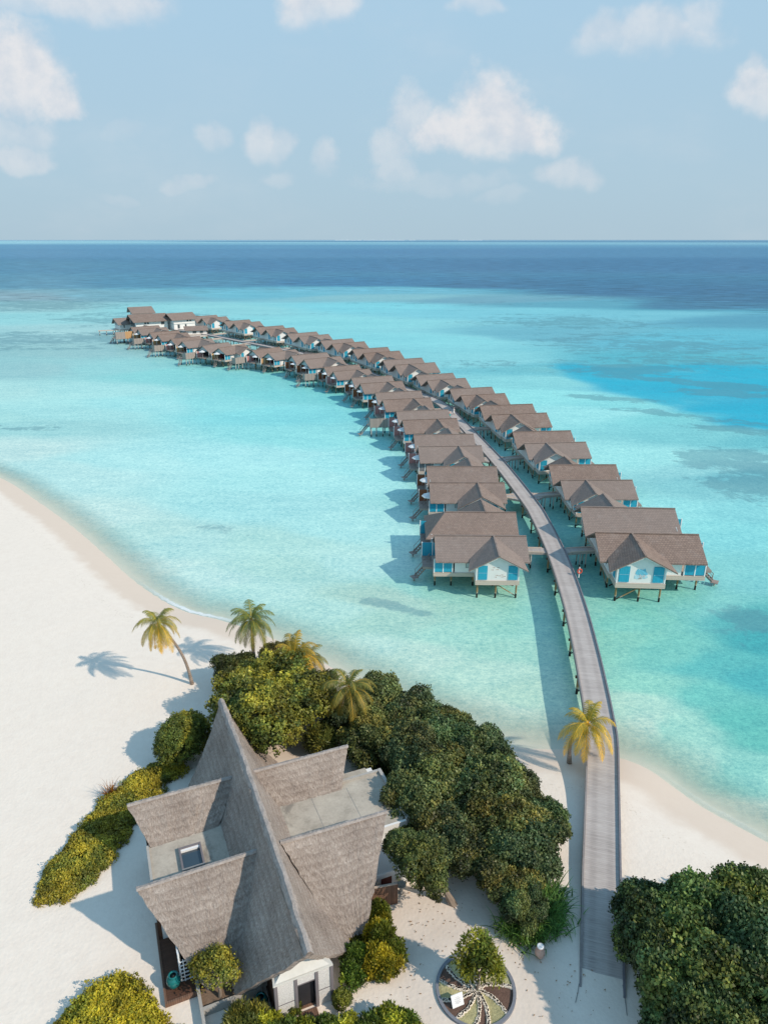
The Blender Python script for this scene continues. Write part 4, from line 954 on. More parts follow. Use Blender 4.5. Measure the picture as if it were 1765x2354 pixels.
# ------------------------------------------------------------------ thatched building on the beach
TB = empty('thatched_building', (-8, 36, 0), R(22.5), 'grey thatched building with a long A-shaped roof and four flaring roof wings over flat concrete', 'building')
def thatch_panel(corner, nu, nv, name, parent, th=0.28, sag=0.0, rough=0.018, fn=None, seed=1, mat=None):
    """corner: top-left, top-right, bottom-right, bottom-left (or fn(s, t) -> point); a thick skin with uneven surface and edges"""
    TL, TR, BR, BL = [Vector(c) for c in corner] if corner else [None] * 4
    f = fn or (lambda s, t: (TL.lerp(TR, s)).lerp(BL.lerp(BR, s), t))
    P = [[Vector(f(i / nu, j / nv)) for i in range(nu + 1)] for j in range(nv + 1)]
    nrm = (P[0][nu] - P[0][0]).cross(P[nv][0] - P[0][0]).normalized()
    if nrm.z < 0: nrm = -nrm
    r = np.random.RandomState(seed); NZ = r.randn(nv + 1, nu + 1)
    k = (NZ + np.roll(NZ, 1, 0) + np.roll(NZ, 1, 1) + np.roll(NZ, -1, 0)) / 2.4
    b = MB(); UV = [[None] * (nu + 1) for _ in range(nv + 1)]
    for j in range(nv + 1):
        for i in range(nu + 1):
            UV[j][i] = ((P[j][i] - P[j][0]).length + (P[j][0] - P[0][0]).length * .35, (P[j][i] - P[0][i]).length)
            P[j][i] = P[j][i] + nrm * float(k[j][i]) * rough
            if j in (0, nv): P[j][i] = P[j][i] + (P[nv][i] - P[0][i]).normalized() * float(NZ[j][i]) * 0.035
            if i in (0, nu): P[j][i] = P[j][i] + (P[j][nu] - P[j][0]).normalized() * float(NZ[j][i]) * 0.03
    D = -nrm * th
    for j in range(nv):
        for i in range(nu):
            b.poly([P[j][i], P[j][i + 1], P[j + 1][i + 1], P[j + 1][i]], [UV[j][i], UV[j][i + 1], UV[j + 1][i + 1], UV[j + 1][i]])
    rim = [(0, i) for i in range(nu)] + [(j, nu) for j in range(nv)] + [(nv, i) for i in range(nu, 0, -1)] + [(j, 0) for j in range(nv, 0, -1)]
    for a, c in zip(rim, rim[1:] + rim[:1]):
        p, q = P[a[0]][a[1]], P[c[0]][c[1]]; u, v = UV[a[0]][a[1]], UV[c[0]][c[1]]
        b.poly([p, q, q + D, p + D], [u, v, (v[0] + .2, v[1] + .1), (u[0] + .2, u[1] + .1)])
    b.poly([P[0][0] + D, P[0][nu] + D, P[nv][nu] + D, P[nv][0] + D], [(0, 0), (1, 0), (1, 1), (0, 1)])
    # straw ends along the bottom edge
    rr_ = random.Random(seed)
    for i in range(nu * 3):
        s = (i + rr_.random()) / (nu * 3); k0 = min(int(s * nu), nu - 1); q = P[nv][k0].lerp(P[nv][k0 + 1], s * nu - k0); dn = (P[nv][k0] - P[nv - 1][k0]).normalized(); w = (P[nv][k0 + 1] - P[nv][k0]).normalized() * .05
        l = rr_.uniform(.05, .22); b.poly([q - w, q + w, q + dn * l + w * .3, q + dn * l - w * .3], [(s, 0), (s + .05, 0), (s + .05, .1), (s, .1)])
    o = b.build(name, mat or M['thatch'], parent, fix=False)
    bm = bmesh.new(); bm.from_mesh(o.data); bmesh.ops.remove_doubles(bm, verts=bm.verts, dist=.0005); bmesh.ops.recalc_face_normals(bm, faces=bm.faces); bm.to_mesh(o.data); bm.free()
    return o
def ridge_pt(t):
    return Vector((-0.22 * t + .08, -10.65 + 23.6 * t, 7.45 + 0.62 * 4 * t * (1 - t) * 1.0))
for sg in (-1, 1):
    def aframe(s, t, sg=sg):
        top = ridge_pt(s); bot = Vector((sg * 3.55, -7.35 + 18.0 * s, 1.95))
        p = top.lerp(bot, t); bow = 0.55 * math.sin(PI * t) * (0.6 if sg < 0 else 1.0)
        p.x -= sg * bow * .45; p.z -= bow * .35
        return p
    thatch_panel(None, 60, 20, 'main_roof', TB, .34, fn=aframe, seed=5 + sg, rough=.015)
rp = [ridge_pt(i / 48) + Vector((rnd.uniform(-.03, .03), 0, .03 + rnd.uniform(-.03, .03))) for i in range(49)]
b = MB(); RCP = [(-.27, -.30), (-.20, -.08), (-.08, .09), (.08, .09), (.20, -.08), (.27, -.30)]
jit = [[rnd.uniform(-.025, .025) for _ in RCP] for _ in range(49)]
for i in range(48):
    for q in range(5):
        f = lambda ii, qq: rp[ii] + Vector((RCP[qq][0] + jit[ii][qq], 0, RCP[qq][1] + jit[ii][qq]))
        b.poly([f(i, q), f(i + 1, q), f(i + 1, q + 1), f(i, q + 1)])
b.build('ridge_cap', mat_plain('pale_ridge_thatch', (0.35, 0.31, 0.285), 0.95, 0.5, 7, 0.9), TB, fix=False)
wing = [([(-7.95, -2.1, 6.35), (-0.7, -2.0, 6.35), (-3.2, -6.35, 2.0), (-5.05, -6.35, 2.0)], 30, 20),
        ([(0.75, -1.95, 6.35), (8.0, -2.1, 6.35), (4.85, -6.5, 2.1), (3.1, -6.35, 2.0)], 30, 20),
        ([(-7.98, 5.15, 6.3), (-0.7, 5.15, 6.3), (-2.3, 3.35, 4.05), (-6.9, 3.2, 4.05)], 30, 12),
        ([(0.5, 5.15, 6.3), (7.86, 5.15, 6.3), (6.7, 3.4, 4.05), (2.0, 3.5, 4.05)], 30, 12)]
for k, (c, nu, nv) in enumerate(wing):
    w = thatch_panel(c, nu, nv, 'wing_roof', TB, .30, seed=20 + k)
    a, d = Vector(c[0]), Vector(c[1])
    b = MB()
    for i in range(nu):
        p, q = a.lerp(d, i / nu), a.lerp(d, (i + 1) / nu)
        z = lambda: rnd.uniform(-.03, .03)
        b.solid([p + Vector((0, .10, -.30)), p + Vector((0, -.14, -.05)), p + Vector((0, -.05, .07 + z())), p + Vector((0, .14, .03 + z()))], [q + Vector((0, .10, -.30)), q + Vector((0, -.14, -.05)), q + Vector((0, -.05, .07)), q + Vector((0, .14, .03))])
    b.build('top_edge', bpy.data.materials['pale_ridge_thatch'], w)
# rear boarding of the wings
def tri_wall(pts, th, name, mat, par=TB):
    b = MB(); v = Vector(th); b.solid([Vector(p) for p in pts], [Vector(p) + v for p in pts]); return b.build(name, mat, par)
tri_wall([(-7.0, 5.20, 1.0), (-2.6, 5.20, 1.0), (-1.2, 5.20, 5.95), (-7.4, 5.20, 5.95)], (0, .15, 0), 'rear_wall', M['darkwood'])
tri_wall([(2.6, 5.20, 1.0), (6.9, 5.20, 1.0), (7.3, 5.20, 5.95), (1.2, 5.20, 5.95)], (0, .15, 0), 'rear_wall', M['darkwood'])
tri_wall([(-7.0, -1.78, 3.9), (-1.9, -1.78, 3.9), (-1.1, -1.78, 6.0), (-7.6, -1.78, 6.0)], (0, .12, 0), 'upstand', M['thatch'])
tri_wall([(2.0, -1.78, 3.9), (6.9, -1.78, 3.9), (7.6, -1.78, 6.0), (1.1, -1.78, 6.0)], (0, .12, 0), 'upstand', M['thatch'])
# flat roofs, parapets, skylight
fr = MB().box(-7.0, -1.9, -1.75, 3.7, 3.75, 4.0).build('flat_roof', M['concrete'], TB)
MB().box(-7.16, -7.002, -1.8, 3.3, 3.6, 4.14).build('parapet', M['stone'], fr)
MB().box(-5.2, -3.75, .22, .345, 3.95, 4.28).build('skylight_frame', M['greymetal'], fr)
sk = bpy.data.objects['skylight_frame']
for q in ((-5.2, -3.75, 2.05, 2.18), (-5.2, -5.08, .346, 2.049), (-3.87, -3.75, .346, 2.049)): MB().box(*q, 3.95, 4.28).build('frame_side', M['purplegrey'], sk)
MB().box(-5.079, -3.871, .346, 2.049, 3.96, 4.04).build('pane', M['solar'], sk)
MB().box(-5.079, -3.871, 1.88, 2.048, 4.05, 4.20).build('flashing', M['white_trim'], sk)
fr2 = MB().box(2.0, 9.85, -1.05, 4.0, 3.72, 4.0).build('flat_roof', M['concrete'], TB)
MB().box(9.852, 10.1, -1.2, 4.2, 3.6, 4.22).build('parapet', M['stone'], fr2)
MB().box(6.6, 9.85, 4.002, 4.2, 3.6, 4.2).build('parapet', M['stone'], fr2)
MB().box(6.0, 9.9, -1.22, -1.052, 3.62, 4.06).build('cornice', M['white'], fr2)
MB().box(6.9, 9.2, 4.21, 5.15, 3.5, 3.78).build('lower_roof', M['concrete'], fr2)
for (x0, x1) in ((4.35, 4.37), (7.05, 7.07)): MB().box(x0, x1, -1.0, 3.4, 4.001, 4.012).build('joint', M['greymetal'], fr2)
# wall blocks
MB().box(-6.9, -2.2, -1.7, 5.19, 1.0, 3.749).build('wall', M['white'], TB)
MB().box(2.2, 9.7, -1.0, 5.19, 1.0, 3.60).build('wall', M['white'], TB)
MB().box(4.2, 9.6, -3.5, -1.01, 1.0, 2.55).build('low_wall', M['white'], TB)
MB().box(4.2, 9.7, -3.62, -3.505, 2.3, 2.72).build('coping', M['white_trim'], TB)
MB().box(9.601, 11.2, -3.45, -3.3, 1.0, 2.2).build('garden_wall', M['white'], TB)
MB().box(7.0, 7.75, -3.56, -3.503, 1.0, 2.28).build('door', M['maroon'], TB)
MB().box(-7.12, -6.905, -1.6, 5.1, 1.0, 3.59).build('side_panel', M['darkwood'], TB)
# timber terrace with folding glass under the left near wing
te = MB().box(-7.15, -3.2, -5.85, -.4, .85, 1.3).build('terrace', M['darkwood'], TB)
MB().box(-7.28, -7.152, -5.98, -.4, .9, 1.36).build('edge_board', M['gatewood'], te); MB().box(-7.15, -3.2, -5.98, -5.852, .9, 1.36).build('edge_board', M['gatewood'], te)
gl = empty('screen_wall'); gl.parent = TB
gl_b = MB()
for y in np.linspace(-4.9, -.6, 6): gl_b.box(-6.25, -6.17, y - .03, y + .03, 1.3, 3.6)
for z in np.linspace(1.35, 3.55, 8): gl_b.box(-6.27, -6.19, -4.9, -.6, z - .025, z + .025)
bpy.data.objects.remove(gl)
g = gl_b.build('glazing_bars', M['white_trim'], TB); MB().box(-6.16, -6.12, -4.9, -.6, 1.31, 3.6).build('pane', M['glass'], g)
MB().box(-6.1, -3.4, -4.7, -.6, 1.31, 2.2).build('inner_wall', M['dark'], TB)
gb = MB()
for x in np.linspace(-6.0, -4.2, 4): gb.box(x - .03, x + .03, -4.98, -4.9, 1.3, 3.0)
for z in np.linspace(1.4, 2.9, 6): gb.box(-6.2, -4.1, -4.99, -4.93, z - .02, z + .02)
gb.build('glazing_bars', M['white_trim'], TB)
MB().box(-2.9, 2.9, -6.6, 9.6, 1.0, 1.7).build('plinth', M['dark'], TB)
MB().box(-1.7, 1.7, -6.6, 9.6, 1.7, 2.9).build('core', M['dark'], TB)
# entrance porch
en = empty('entrance'); en.parent = TB
en_y = -9.1
for x in (-1.55, -.42, .78, 1.66): MB().box(x - .09, x + .09, en_y - .10, en_y + .10, 1.0, 3.97).build('post', M['purplegrey'], en)
for x0, x1, z0, z1 in ((-1.455, -.515, 1.0, 2.2), (-1.455, -.515, 2.26, 3.96), (.875, 1.565, 1.0, 2.2), (.875, 1.565, 2.26, 3.96), (-.325, .685, 3.3, 3.96)):
    MB().box(x0, x1, en_y - .05, en_y + .05, z0, z1).build('panel', M['pebbledash'], en)
b = MB(); b.box(-1.46, -.51, en_y - .06, en_y + .06, 2.2, 2.26); b.box(.87, 1.57, en_y - .06, en_y + .06, 2.2, 2.26); b.box(-.33, .69, en_y - .06, en_y + .06, 3.22, 3.3); b.build('rail', M['purplegrey'], en)
b = MB(); b.solid([(-1.7, en_y - .18, 3.98), (1.72, en_y - .18, 3.98), (1.5, -7.9, 3.9), (.05, -8.2, 5.5), (-1.5, -7.9, 3.9)], [(-1.7, en_y - .18, 4.1), (1.72, en_y - .18, 4.1), (1.5, -7.9, 4.0), (.05, -8.2, 5.65), (-1.5, -7.9, 4.0)])
b.build('porch_roof', mat_plain('pale_boarding', (0.62, 0.61, 0.57), 0.8, 0.12, 3, 0.1), en)
MB().box(-1.7, 1.75, en_y + .101, -6.95, 1.0, 1.12).build('floor', M['gatewood'], en)
MB().box(1.57, 1.66, en_y + .11, -7.0, 1.12, 3.5).build('side_wall', M['white'], en); MB().box(-1.62, -1.54, en_y + .11, -7.0, 1.12, 3.5).build('side_wall', M['darkwood'], en)
MB().box(-.30, .66, -8.9, -8.83, 1.13, 3.2).build('door', M['dark'], en)
MB().box(-.33, .69, en_y - .95, en_y - .101, .98, 1.1).build('step', M['gatewood'], en)

def tbw(x, y, z): 
    v = Matrix.Rotation(R(22.5), 3, 'Z') @ Vector((x, y, z)); return v + Vector((-8, 36, 0))
# planter box with pool, beside the porch
pl = empty('planter', tbw(0, 0, 0), R(22.5), 'long cream walled planter with bare soil and a dark trough beside the porch', 'planter')
for q in ((-5.5, -5.32, -9.0, -5.4), (-5.319, -2.0, -7.32, -7.14), (-2.16, -2.0, -7.139, -6.2), (-5.319, -1.9, -9.0, -8.84)): MB().box(*q, .9, 1.62).build('side_wall', M['stone'], pl)
MB().box(-5.319, -2.161, -7.139, -5.99, .9, 1.35).build('soil', M['soil'], pl); MB().box(-5.319, -2.0, -8.839, -7.321, .9, 1.02).build('water_trough', M['pondwater'], pl)
# slatted gate screen, free-standing beside the white wall
gt = empty('gate_screen', tbw(6.75, -4.55, 1.0), R(22.5 - 10), 'slatted brown timber screen standing in front of the white wall', 'screen')
MB().box(-.85, .85, -.04, .04, 0, 1.75).build('slats', M['gatewood'], gt); MB().box(-.9, .9, -.06, .06, 1.752, 1.83).build('top_rail', M['fascia'], gt)
for x in (-.9, .9): MB().box(x - .04, x + .04, -.05, .05, 0, 1.75).build('post', M['gatewood'], gt)
# pots and basin
def pot(name, p, prof, mat, label, cat, extra=None, parts=()):
    o = empty(name, p, 0, label, cat); MB().lathe(prof).build('body', mat, o, smooth=True)
    for nm, pf, m in parts: MB().lathe(pf).build(nm, m, o, smooth=True)
pot('urn', gat(403, 2275) + Vector((0, 0, .33)), [(.2, 0), (.36, .2), (.42, .5), (.34, .78), (.24, .86), (.28, .92), (.2, .93), (.17, .8)], M['urnteal'], 'glazed teal urn on the corner of the timber terrace', 'urn', parts=[('soil', [(.01, .84), (.2, .86)], M['dark'])])
pot('urn', tbw(-2.2, -7.9, 1.0), [(.2, 0), (.34, .2), (.4, .45), (.34, .68), (.24, .76), (.27, .8), (.2, .8), (.16, .7)], M['urnteal'], 'dark teal urn in the shade between the planter and the porch', 'urn', parts=[('soil', [(.01, .73), (.2, .75)], M['dark'])])
pot('vase', gat(1239, 2200), [(.14, 0), (.26, .18), (.31, .42), (.26, .68), (.17, .8), (.2, .86), (.14, .87), (.12, .8)], M['clay'], 'pinkish clay vase with white rim standing on the sand by the jetty end', 'vase', parts=[('rim', [(.17, .86), (.22, .9), (.2, .96), (.15, .97), (.02, .95)], M['white_trim'])])
pot('stone_basin', gat(922, 2052), [(.17, 0), (.12, .12), (.1, .5), (.3, .68), (.33, .76), (.26, .76), (.2, .68), (.02, .64)], M['stone'], 'pale stone foot basin beside the white wall', 'basin')

# ------------------------------------------------------------------ round garden bed
RC = Vector((5.35, 28.75, 0)); RC.z = ground(RC.x, RC.y) + .02
rg = empty('round_garden', RC, 0, 'round garden bed with spiral sectors of turf and bark divided by white pebble lines', 'garden bed')
b = MB(); n = 48; r0, r1 = 2.15, 2.33
for k in range(n):
    a, c = 2 * PI * k / n, 2 * PI * (k + 1) / n; f = lambda r, t, z: (r * math.cos(t), r * math.sin(t), z)
    b.solid([f(r0, a, -.1), f(r1, a, -.1), f(r1, a, .16), f(r0, a, .16)], [f(r0, c, -.1), f(r1, c, -.1), f(r1, c, .16), f(r0, c, .16)])
b.build('kerb', M['kerbstone'], rg)
ANG = [2, 40, 66, 98, 138, 165, 197, 232, 262, 282, 318]
ANG = [R(a) for a in ANG]
def sp(th, r): return Vector((r * math.cos(th + .45 * (1 - r / 2.15)), r * math.sin(th + .45 * (1 - r / 2.15)), 0))
for k, th in enumerate(ANG):
    t2 = ANG[(k + 1) % len(ANG)] + (2 * PI if k == len(ANG) - 1 else 0)
    b = MB(); m = 10; q = 8; bark = k in (1, 4, 6, 8, 10)
    for i in range(m):
        for j in range(q):
            ra, rb_ = .12 + 2.03 * i / m, .12 + 2.03 * (i + 1) / m; ta, tb_ = th + (t2 - th) * j / q, th + (t2 - th) * (j + 1) / q
            hz = lambda r, t: .05 + .03 * math.sin(t * 5 + r * 3) 
            ps = [sp(ta, ra), sp(ta, rb_), sp(tb_, rb_), sp(tb_, ra)]; zs = [hz(ra, ta), hz(rb_, ta), hz(rb_, tb_), hz(ra, tb_)]
            b.poly([p + Vector((0, 0, z)) for p, z in zip(ps, zs)])
    b.build('bark_bed' if bark else 'turf_bed', M['mulch'] if bark else M['turf'], rg, fix=False)
    b = MB(); r_ = random.Random(k)
    for i in range(20):
        ra, rb_ = .2 + 1.93 * i / 20, .2 + 1.93 * (i + 1) / 20; dth = Vector((-math.sin(th + .3), math.cos(th + .3), 0)) * .08
        b.poly([sp(th, ra) - dth + Vector((0, 0, .095)), sp(th, rb_) - dth + Vector((0, 0, .095)), sp(th, rb_) + dth + Vector((0, 0, .095)), sp(th, ra) + dth + Vector((0, 0, .095))])
    for i in range(46):
        rad = .25 + 1.88 * i / 45
        for _ in range(3):
            c = sp(th, rad) + Vector((r_.uniform(-.07, .07), r_.uniform(-.07, .07), .10)); s_ = r_.uniform(.045, .075)
            ring = lambda z, f: [c + Vector((math.cos(a * PI / 2.5) * s_ * f, math.sin(a * PI / 2.5) * s_ * f, z)) for a in range(5)]
            b.solid(ring(-.05, 1.2), ring(.03, .7))
    b.build('pebble_line', M['pebble'], rg)
sg_ = empty('sign_board', tuple(RC + Vector((-1.15, -.95, .02))), R(22), 'small white sign board with faint grey lines leaning in the round garden', 'sign')
b = MB(); b.solid([(-.36, -.12, .1), (.36, -.12, .1), (.36, .18, .72), (-.36, .18, .72)], [(-.36, -.08, .1), (.36, -.08, .1), (.36, .22, .72), (-.36, .22, .72)]); bd = b.build('board', M['white_trim'], sg_)
b = MB()
for k, (w_, f) in enumerate(((.12, .78), (.2, .68), (.16, .6), (.2, .5), (.14, .42), (.18, .34), (.1, .26))):
    y = -.12 + .3 * f; z = .1 + .62 * f
    b.solid([(-w_, y - .008, z - .012), (w_, y - .008, z - .012), (w_, y - .002, z + .012), (-w_, y - .002, z + .012)], [(-w_, y + .004, z - .012), (w_, y + .004, z - .012), (w_, y + .008, z + .012), (-w_, y + .008, z + .012)])
b.build('printed_lines', M['ink'], bd)
for x in (-.3, .3): MB().bar((x, .12, -.05), (x, .2, .6), .05).build('leg', M['greymetal'], sg_)

# ------------------------------------------------------------------ plants
def leaf_mesh(name, lobes, n, leaf, mat, seed, yellow=0.25, clump=0.55, core=True, elong=1.7, k=4, inner=0.72, zmin=None, spike=0.0, tufts=0.12, per=30, csize=1.0):
    """crown: leaf clusters spread over and through the outer shell of a set of lobes (cx, cy, cz, rx, ry, rz)"""
    r = np.random.RandomState(seed); Lb = np.array(lobes, float)
    area = (Lb[:, 3] * Lb[:, 4] + Lb[:, 3] * Lb[:, 5] + Lb[:, 4] * Lb[:, 5]); pr = area / area.sum()
    M_ = per; nc = max(6, int(n * k / M_)); li = r.choice(len(Lb), nc, p=pr); d = r.randn(nc, 3); d /= np.linalg.norm(d, axis=1)[:, None]
    d[:, 2] = np.where(d[:, 2] < -0.45, -d[:, 2], d[:, 2])
    rad = 0.80 + 0.22 * r.rand(nc); tf = r.rand(nc) < tufts * 1.6; rad[tf] += .08 + r.rand(tf.sum()) * 0.24 * min(1, tufts * 9)
    c = Lb[li, :3] + d * Lb[li, 3:] * rad[:, None]
    keep = np.ones(nc, bool)
    for q in Lb:
        e = (c - q[:3]) / q[3:]; keep &= ~((e ** 2).sum(1) < inner ** 2)
    if zmin is not None: keep &= c[:, 2] > zmin
    c, d = c[keep], d[keep]; nc = len(c); big = Lb[:, 3:].max()
    cr = csize * ((leaf * (1.1 + 1.5 * r.rand(nc) ** 1.5)) if big > .7 else leaf * (.8 + .6 * r.rand(nc)))
    cl = fbm(c[:, 0] * 0.8 + 40 + seed, (c[:, 1] + c[:, 2] * .8) * 0.8 + 40, seed + 2, 3)
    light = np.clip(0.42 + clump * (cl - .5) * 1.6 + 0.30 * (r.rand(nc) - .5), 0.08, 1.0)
    yel = np.clip((fbm(c[:, 0] * .7 + 20, (c[:, 1] - c[:, 2]) * .7 + 20, seed + 9, 3) - .5) * 2.6 + yellow * 2 - .40 + (r.rand(nc) - .5) * .5, 0, 1)
    ci = np.repeat(np.arange(nc), M_); N = len(ci); e = r.randn(N, 3) + d[ci] * .9; e[:, 2] += .35; e /= np.linalg.norm(e, axis=1)[:, None]
    base = c[ci] + e * (cr[ci] * (.35 + .65 * r.rand(N) ** .5))[:, None]
    out = e + r.randn(N, 3) * .35; out /= np.linalg.norm(out, axis=1)[:, None]
    tmp = r.randn(N, 3); side = np.cross(out, tmp); side /= np.linalg.norm(side, axis=1)[:, None]; side2 = np.cross(out, side)
    L = leaf * (0.65 + 0.6 * r.rand(N))[:, None]; along = side + out * (0.3 + spike); along /= np.linalg.norm(along, axis=1)[:, None]; W = L / elong
    v = np.stack([base, base + along * L * .5 + side2 * W * .5, base + along * L, base + along * L * .5 - side2 * W * .5], 1).reshape(-1, 3)
    tone = np.stack([np.clip(light[ci] * (.72 + .42 * e[:, 2]) * (0.75 + .5 * r.rand(N)), 0, 1.3), np.clip(yel[ci] + (r.rand(N) - .5) * .3, 0, 1), np.zeros(N), np.ones(N)], 1)  # clump tops lighter, lower leaves darker: light and shade painted into the tone
    nf = N; faces = np.arange(N * 4).reshape(-1, 4)
    vs = [v]; fs = [faces]; tn = [tone]
    if core:
        bm = bmesh.new(); bmesh.ops.create_icosphere(bm, subdivisions=2, radius=1.0); iv = np.array([p.co[:] for p in bm.verts]); it = np.array([[q.index for q in f.verts] for f in bm.faces]); bm.free()
    me = bpy.data.meshes.new(name)
    allv = [v]; loops = [faces.reshape(-1)]; starts = [np.arange(N) * 4]; tot = [np.full(N, 4)]; tones = [tone]; off = N * 4; lo = N * 4
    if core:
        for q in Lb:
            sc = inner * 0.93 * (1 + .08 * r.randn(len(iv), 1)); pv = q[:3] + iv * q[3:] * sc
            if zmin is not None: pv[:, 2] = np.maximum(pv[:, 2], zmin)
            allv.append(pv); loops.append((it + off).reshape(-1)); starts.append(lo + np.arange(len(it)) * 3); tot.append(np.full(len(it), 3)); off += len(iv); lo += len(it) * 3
            tones.append(np.tile([0.10, 0.1, 0, 1.0], (len(it), 1)))  # added dark core, stands in for the shade inside the crown
    V = np.concatenate(allv); Lp = np.concatenate(loops); St = np.concatenate(starts); Tt = np.concatenate(tot); Tn = np.concatenate(tones)
    me.vertices.add(len(V)); me.vertices.foreach_set('co', V.astype(np.float32).reshape(-1)); me.loops.add(len(Lp)); me.loops.foreach_set('vertex_index', Lp.astype(np.int32))
    me.polygons.add(len(St)); me.polygons.foreach_set('loop_start', St.astype(np.int32)); me.polygons.foreach_set('loop_total', Tt.astype(np.int32)); me.update()
    a = me.attributes.new('tone', 'FLOAT_COLOR', 'FACE'); a.data.foreach_set('color', Tn.astype(np.float32).reshape(-1)); me.materials.append(mat)
    return me
def lobes_round(R0, H0, seed, n=9, spread=.55, zr=.8):
    r = random.Random(seed); out = [(r.uniform(-.1, .1) * R0, r.uniform(-.1, .1) * R0, H0 - .12 * R0, R0 * .66, R0 * .62, R0 * zr * .66)]
    for k in range(n):
        a = 2 * PI * k / n + r.uniform(-.5, .5); q = r.uniform(.28, spread + .34) * R0; s = r.uniform(.20, .42) * R0
        out.append((q * math.cos(a), q * math.sin(a), H0 + r.uniform(-.5, .55) * R0 * zr * (1.15 - q / R0 * .6), s * r.uniform(.85, 1.2), s, s * r.uniform(.7, 1.0)))
    return out
def put(name, me, loc, label, cat, group=None, rz=0, sc=(1, 1, 1), tint=(1, 1, 1), trunk=None, part='crown', lean=(0, 0), limbs=3, tr=.14):
    o = empty(name, loc, 0, label, cat, group)
    c = bpy.data.objects.new(part, me); COL.objects.link(c); c.parent = o; c.rotation_euler = (0, 0, rz); c.scale = sc; c.color = (*tint, 1)
    if trunk:
        h = trunk; rr_ = random.Random(hash(label) % 1000 if False else len(label)); lx, ly = lean
        if lean != (0, 0): c.location = (lx, ly, 0)
        b = MB(); pts = [(0, 0, -.1), (lx * .3 + .08, ly * .3, h * .35), (lx * .75, ly * .75, h * .75), (lx, ly, h)]; b.tube(pts, [tr * 1.5, tr, tr * .8, tr * .5], 8)
        for k in range(limbs):
            a = 2 * PI * k / max(limbs, 1) + .5; s0 = Vector(pts[2]); e0 = s0 + Vector((math.cos(a) * h * .28, math.sin(a) * h * .28, h * .38)); b.tube([s0, s0.lerp(e0, .5) + Vector((0, 0, .1)), e0], [tr * .6, tr * .45, tr * .2], 6)
        b.build('trunk', M['trunk'], o)
    return o
# crowns shared between trees of a kind
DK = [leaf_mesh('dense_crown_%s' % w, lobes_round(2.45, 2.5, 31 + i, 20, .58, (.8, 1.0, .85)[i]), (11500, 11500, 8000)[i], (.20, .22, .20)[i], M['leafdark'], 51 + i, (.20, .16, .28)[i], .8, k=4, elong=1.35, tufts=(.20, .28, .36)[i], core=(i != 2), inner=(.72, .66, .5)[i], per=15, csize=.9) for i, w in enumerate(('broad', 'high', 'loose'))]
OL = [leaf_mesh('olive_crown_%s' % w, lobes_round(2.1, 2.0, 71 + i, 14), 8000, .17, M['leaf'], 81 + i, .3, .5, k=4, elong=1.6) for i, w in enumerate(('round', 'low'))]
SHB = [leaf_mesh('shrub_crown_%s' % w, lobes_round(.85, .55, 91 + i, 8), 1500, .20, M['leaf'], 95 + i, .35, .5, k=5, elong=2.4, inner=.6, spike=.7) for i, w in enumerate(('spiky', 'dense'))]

def G(x, y, h=0.0):
    """ground point under something whose middle, h above the ground, was surveyed at (x, y)"""
    p = at(x, y, 1 + h)
    z = max(ground(p.x, p.y), .05); p = at(x, y, z + h); return Vector((p.x, p.y, z))

# the round yellow-green tree behind the far gable, and its neighbours
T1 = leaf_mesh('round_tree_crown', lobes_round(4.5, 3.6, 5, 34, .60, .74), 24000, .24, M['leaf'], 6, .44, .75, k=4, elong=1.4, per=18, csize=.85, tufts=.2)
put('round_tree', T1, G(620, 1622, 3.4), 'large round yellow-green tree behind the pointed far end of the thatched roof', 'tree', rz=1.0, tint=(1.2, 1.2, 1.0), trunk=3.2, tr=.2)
T3 = leaf_mesh('egg_crown', [(0, 0, 1.95, 1.85, 2.35, 2.1), (.35, .5, 2.2, 1.6, 1.8, 1.7), (-.3, -.6, 1.8, 1.6, 1.7, 1.7)], 11000, .15, M['leaf'], 16, .30, .3, k=4, tufts=.03, inner=.85, per=14, csize=.8)
put('clipped_bush', T3, G(420, 1702, 1.9), 'dense egg-shaped green bush left of the pointed gable, alone on the sand edge', 'bush', rz=R(-20), tint=(1.3, 1.3, 1.0), trunk=1.2, limbs=0)
put('bush', OL[1], G(538, 1538, 2.0), 'dull olive bush between the beach palm and the round tree', 'bush', rz=.4, sc=(.95, .95, 1.05), tint=(.85, .78, .8), trunk=1.5)
put('bush', DK[2], G(640, 1520, 2.2), 'dark shrub hidden under the yellowing palm', 'bush', rz=2, sc=(.8, .7, .85), tint=(1.3, 1.0, .7), trunk=1.5)
put('bush', DK[1], G(735, 1600, 2.0), 'dark shrub between the round tree and the brown-leaved palm', 'bush', rz=4, sc=(.75, .75, .85), tint=(1.0, .95, .8), trunk=1.5)
ft = leaf_mesh('feathery_crown', lobes_round(1.0, .9, 99, 8), 1500, .34, M['leaf'], 19, .3, .4, k=5, elong=6, inner=.3, spike=1.2, core=False)
put('feathery_shrub', ft, G(740, 1705, 1.0), 'small grey-green feathery shrub behind the far right roof wing', 'shrub', rz=1, sc=(1.2, 1.2, 1.4), tint=(1.5, 1.35, 1.2), trunk=1.0, limbs=2, tr=.06)

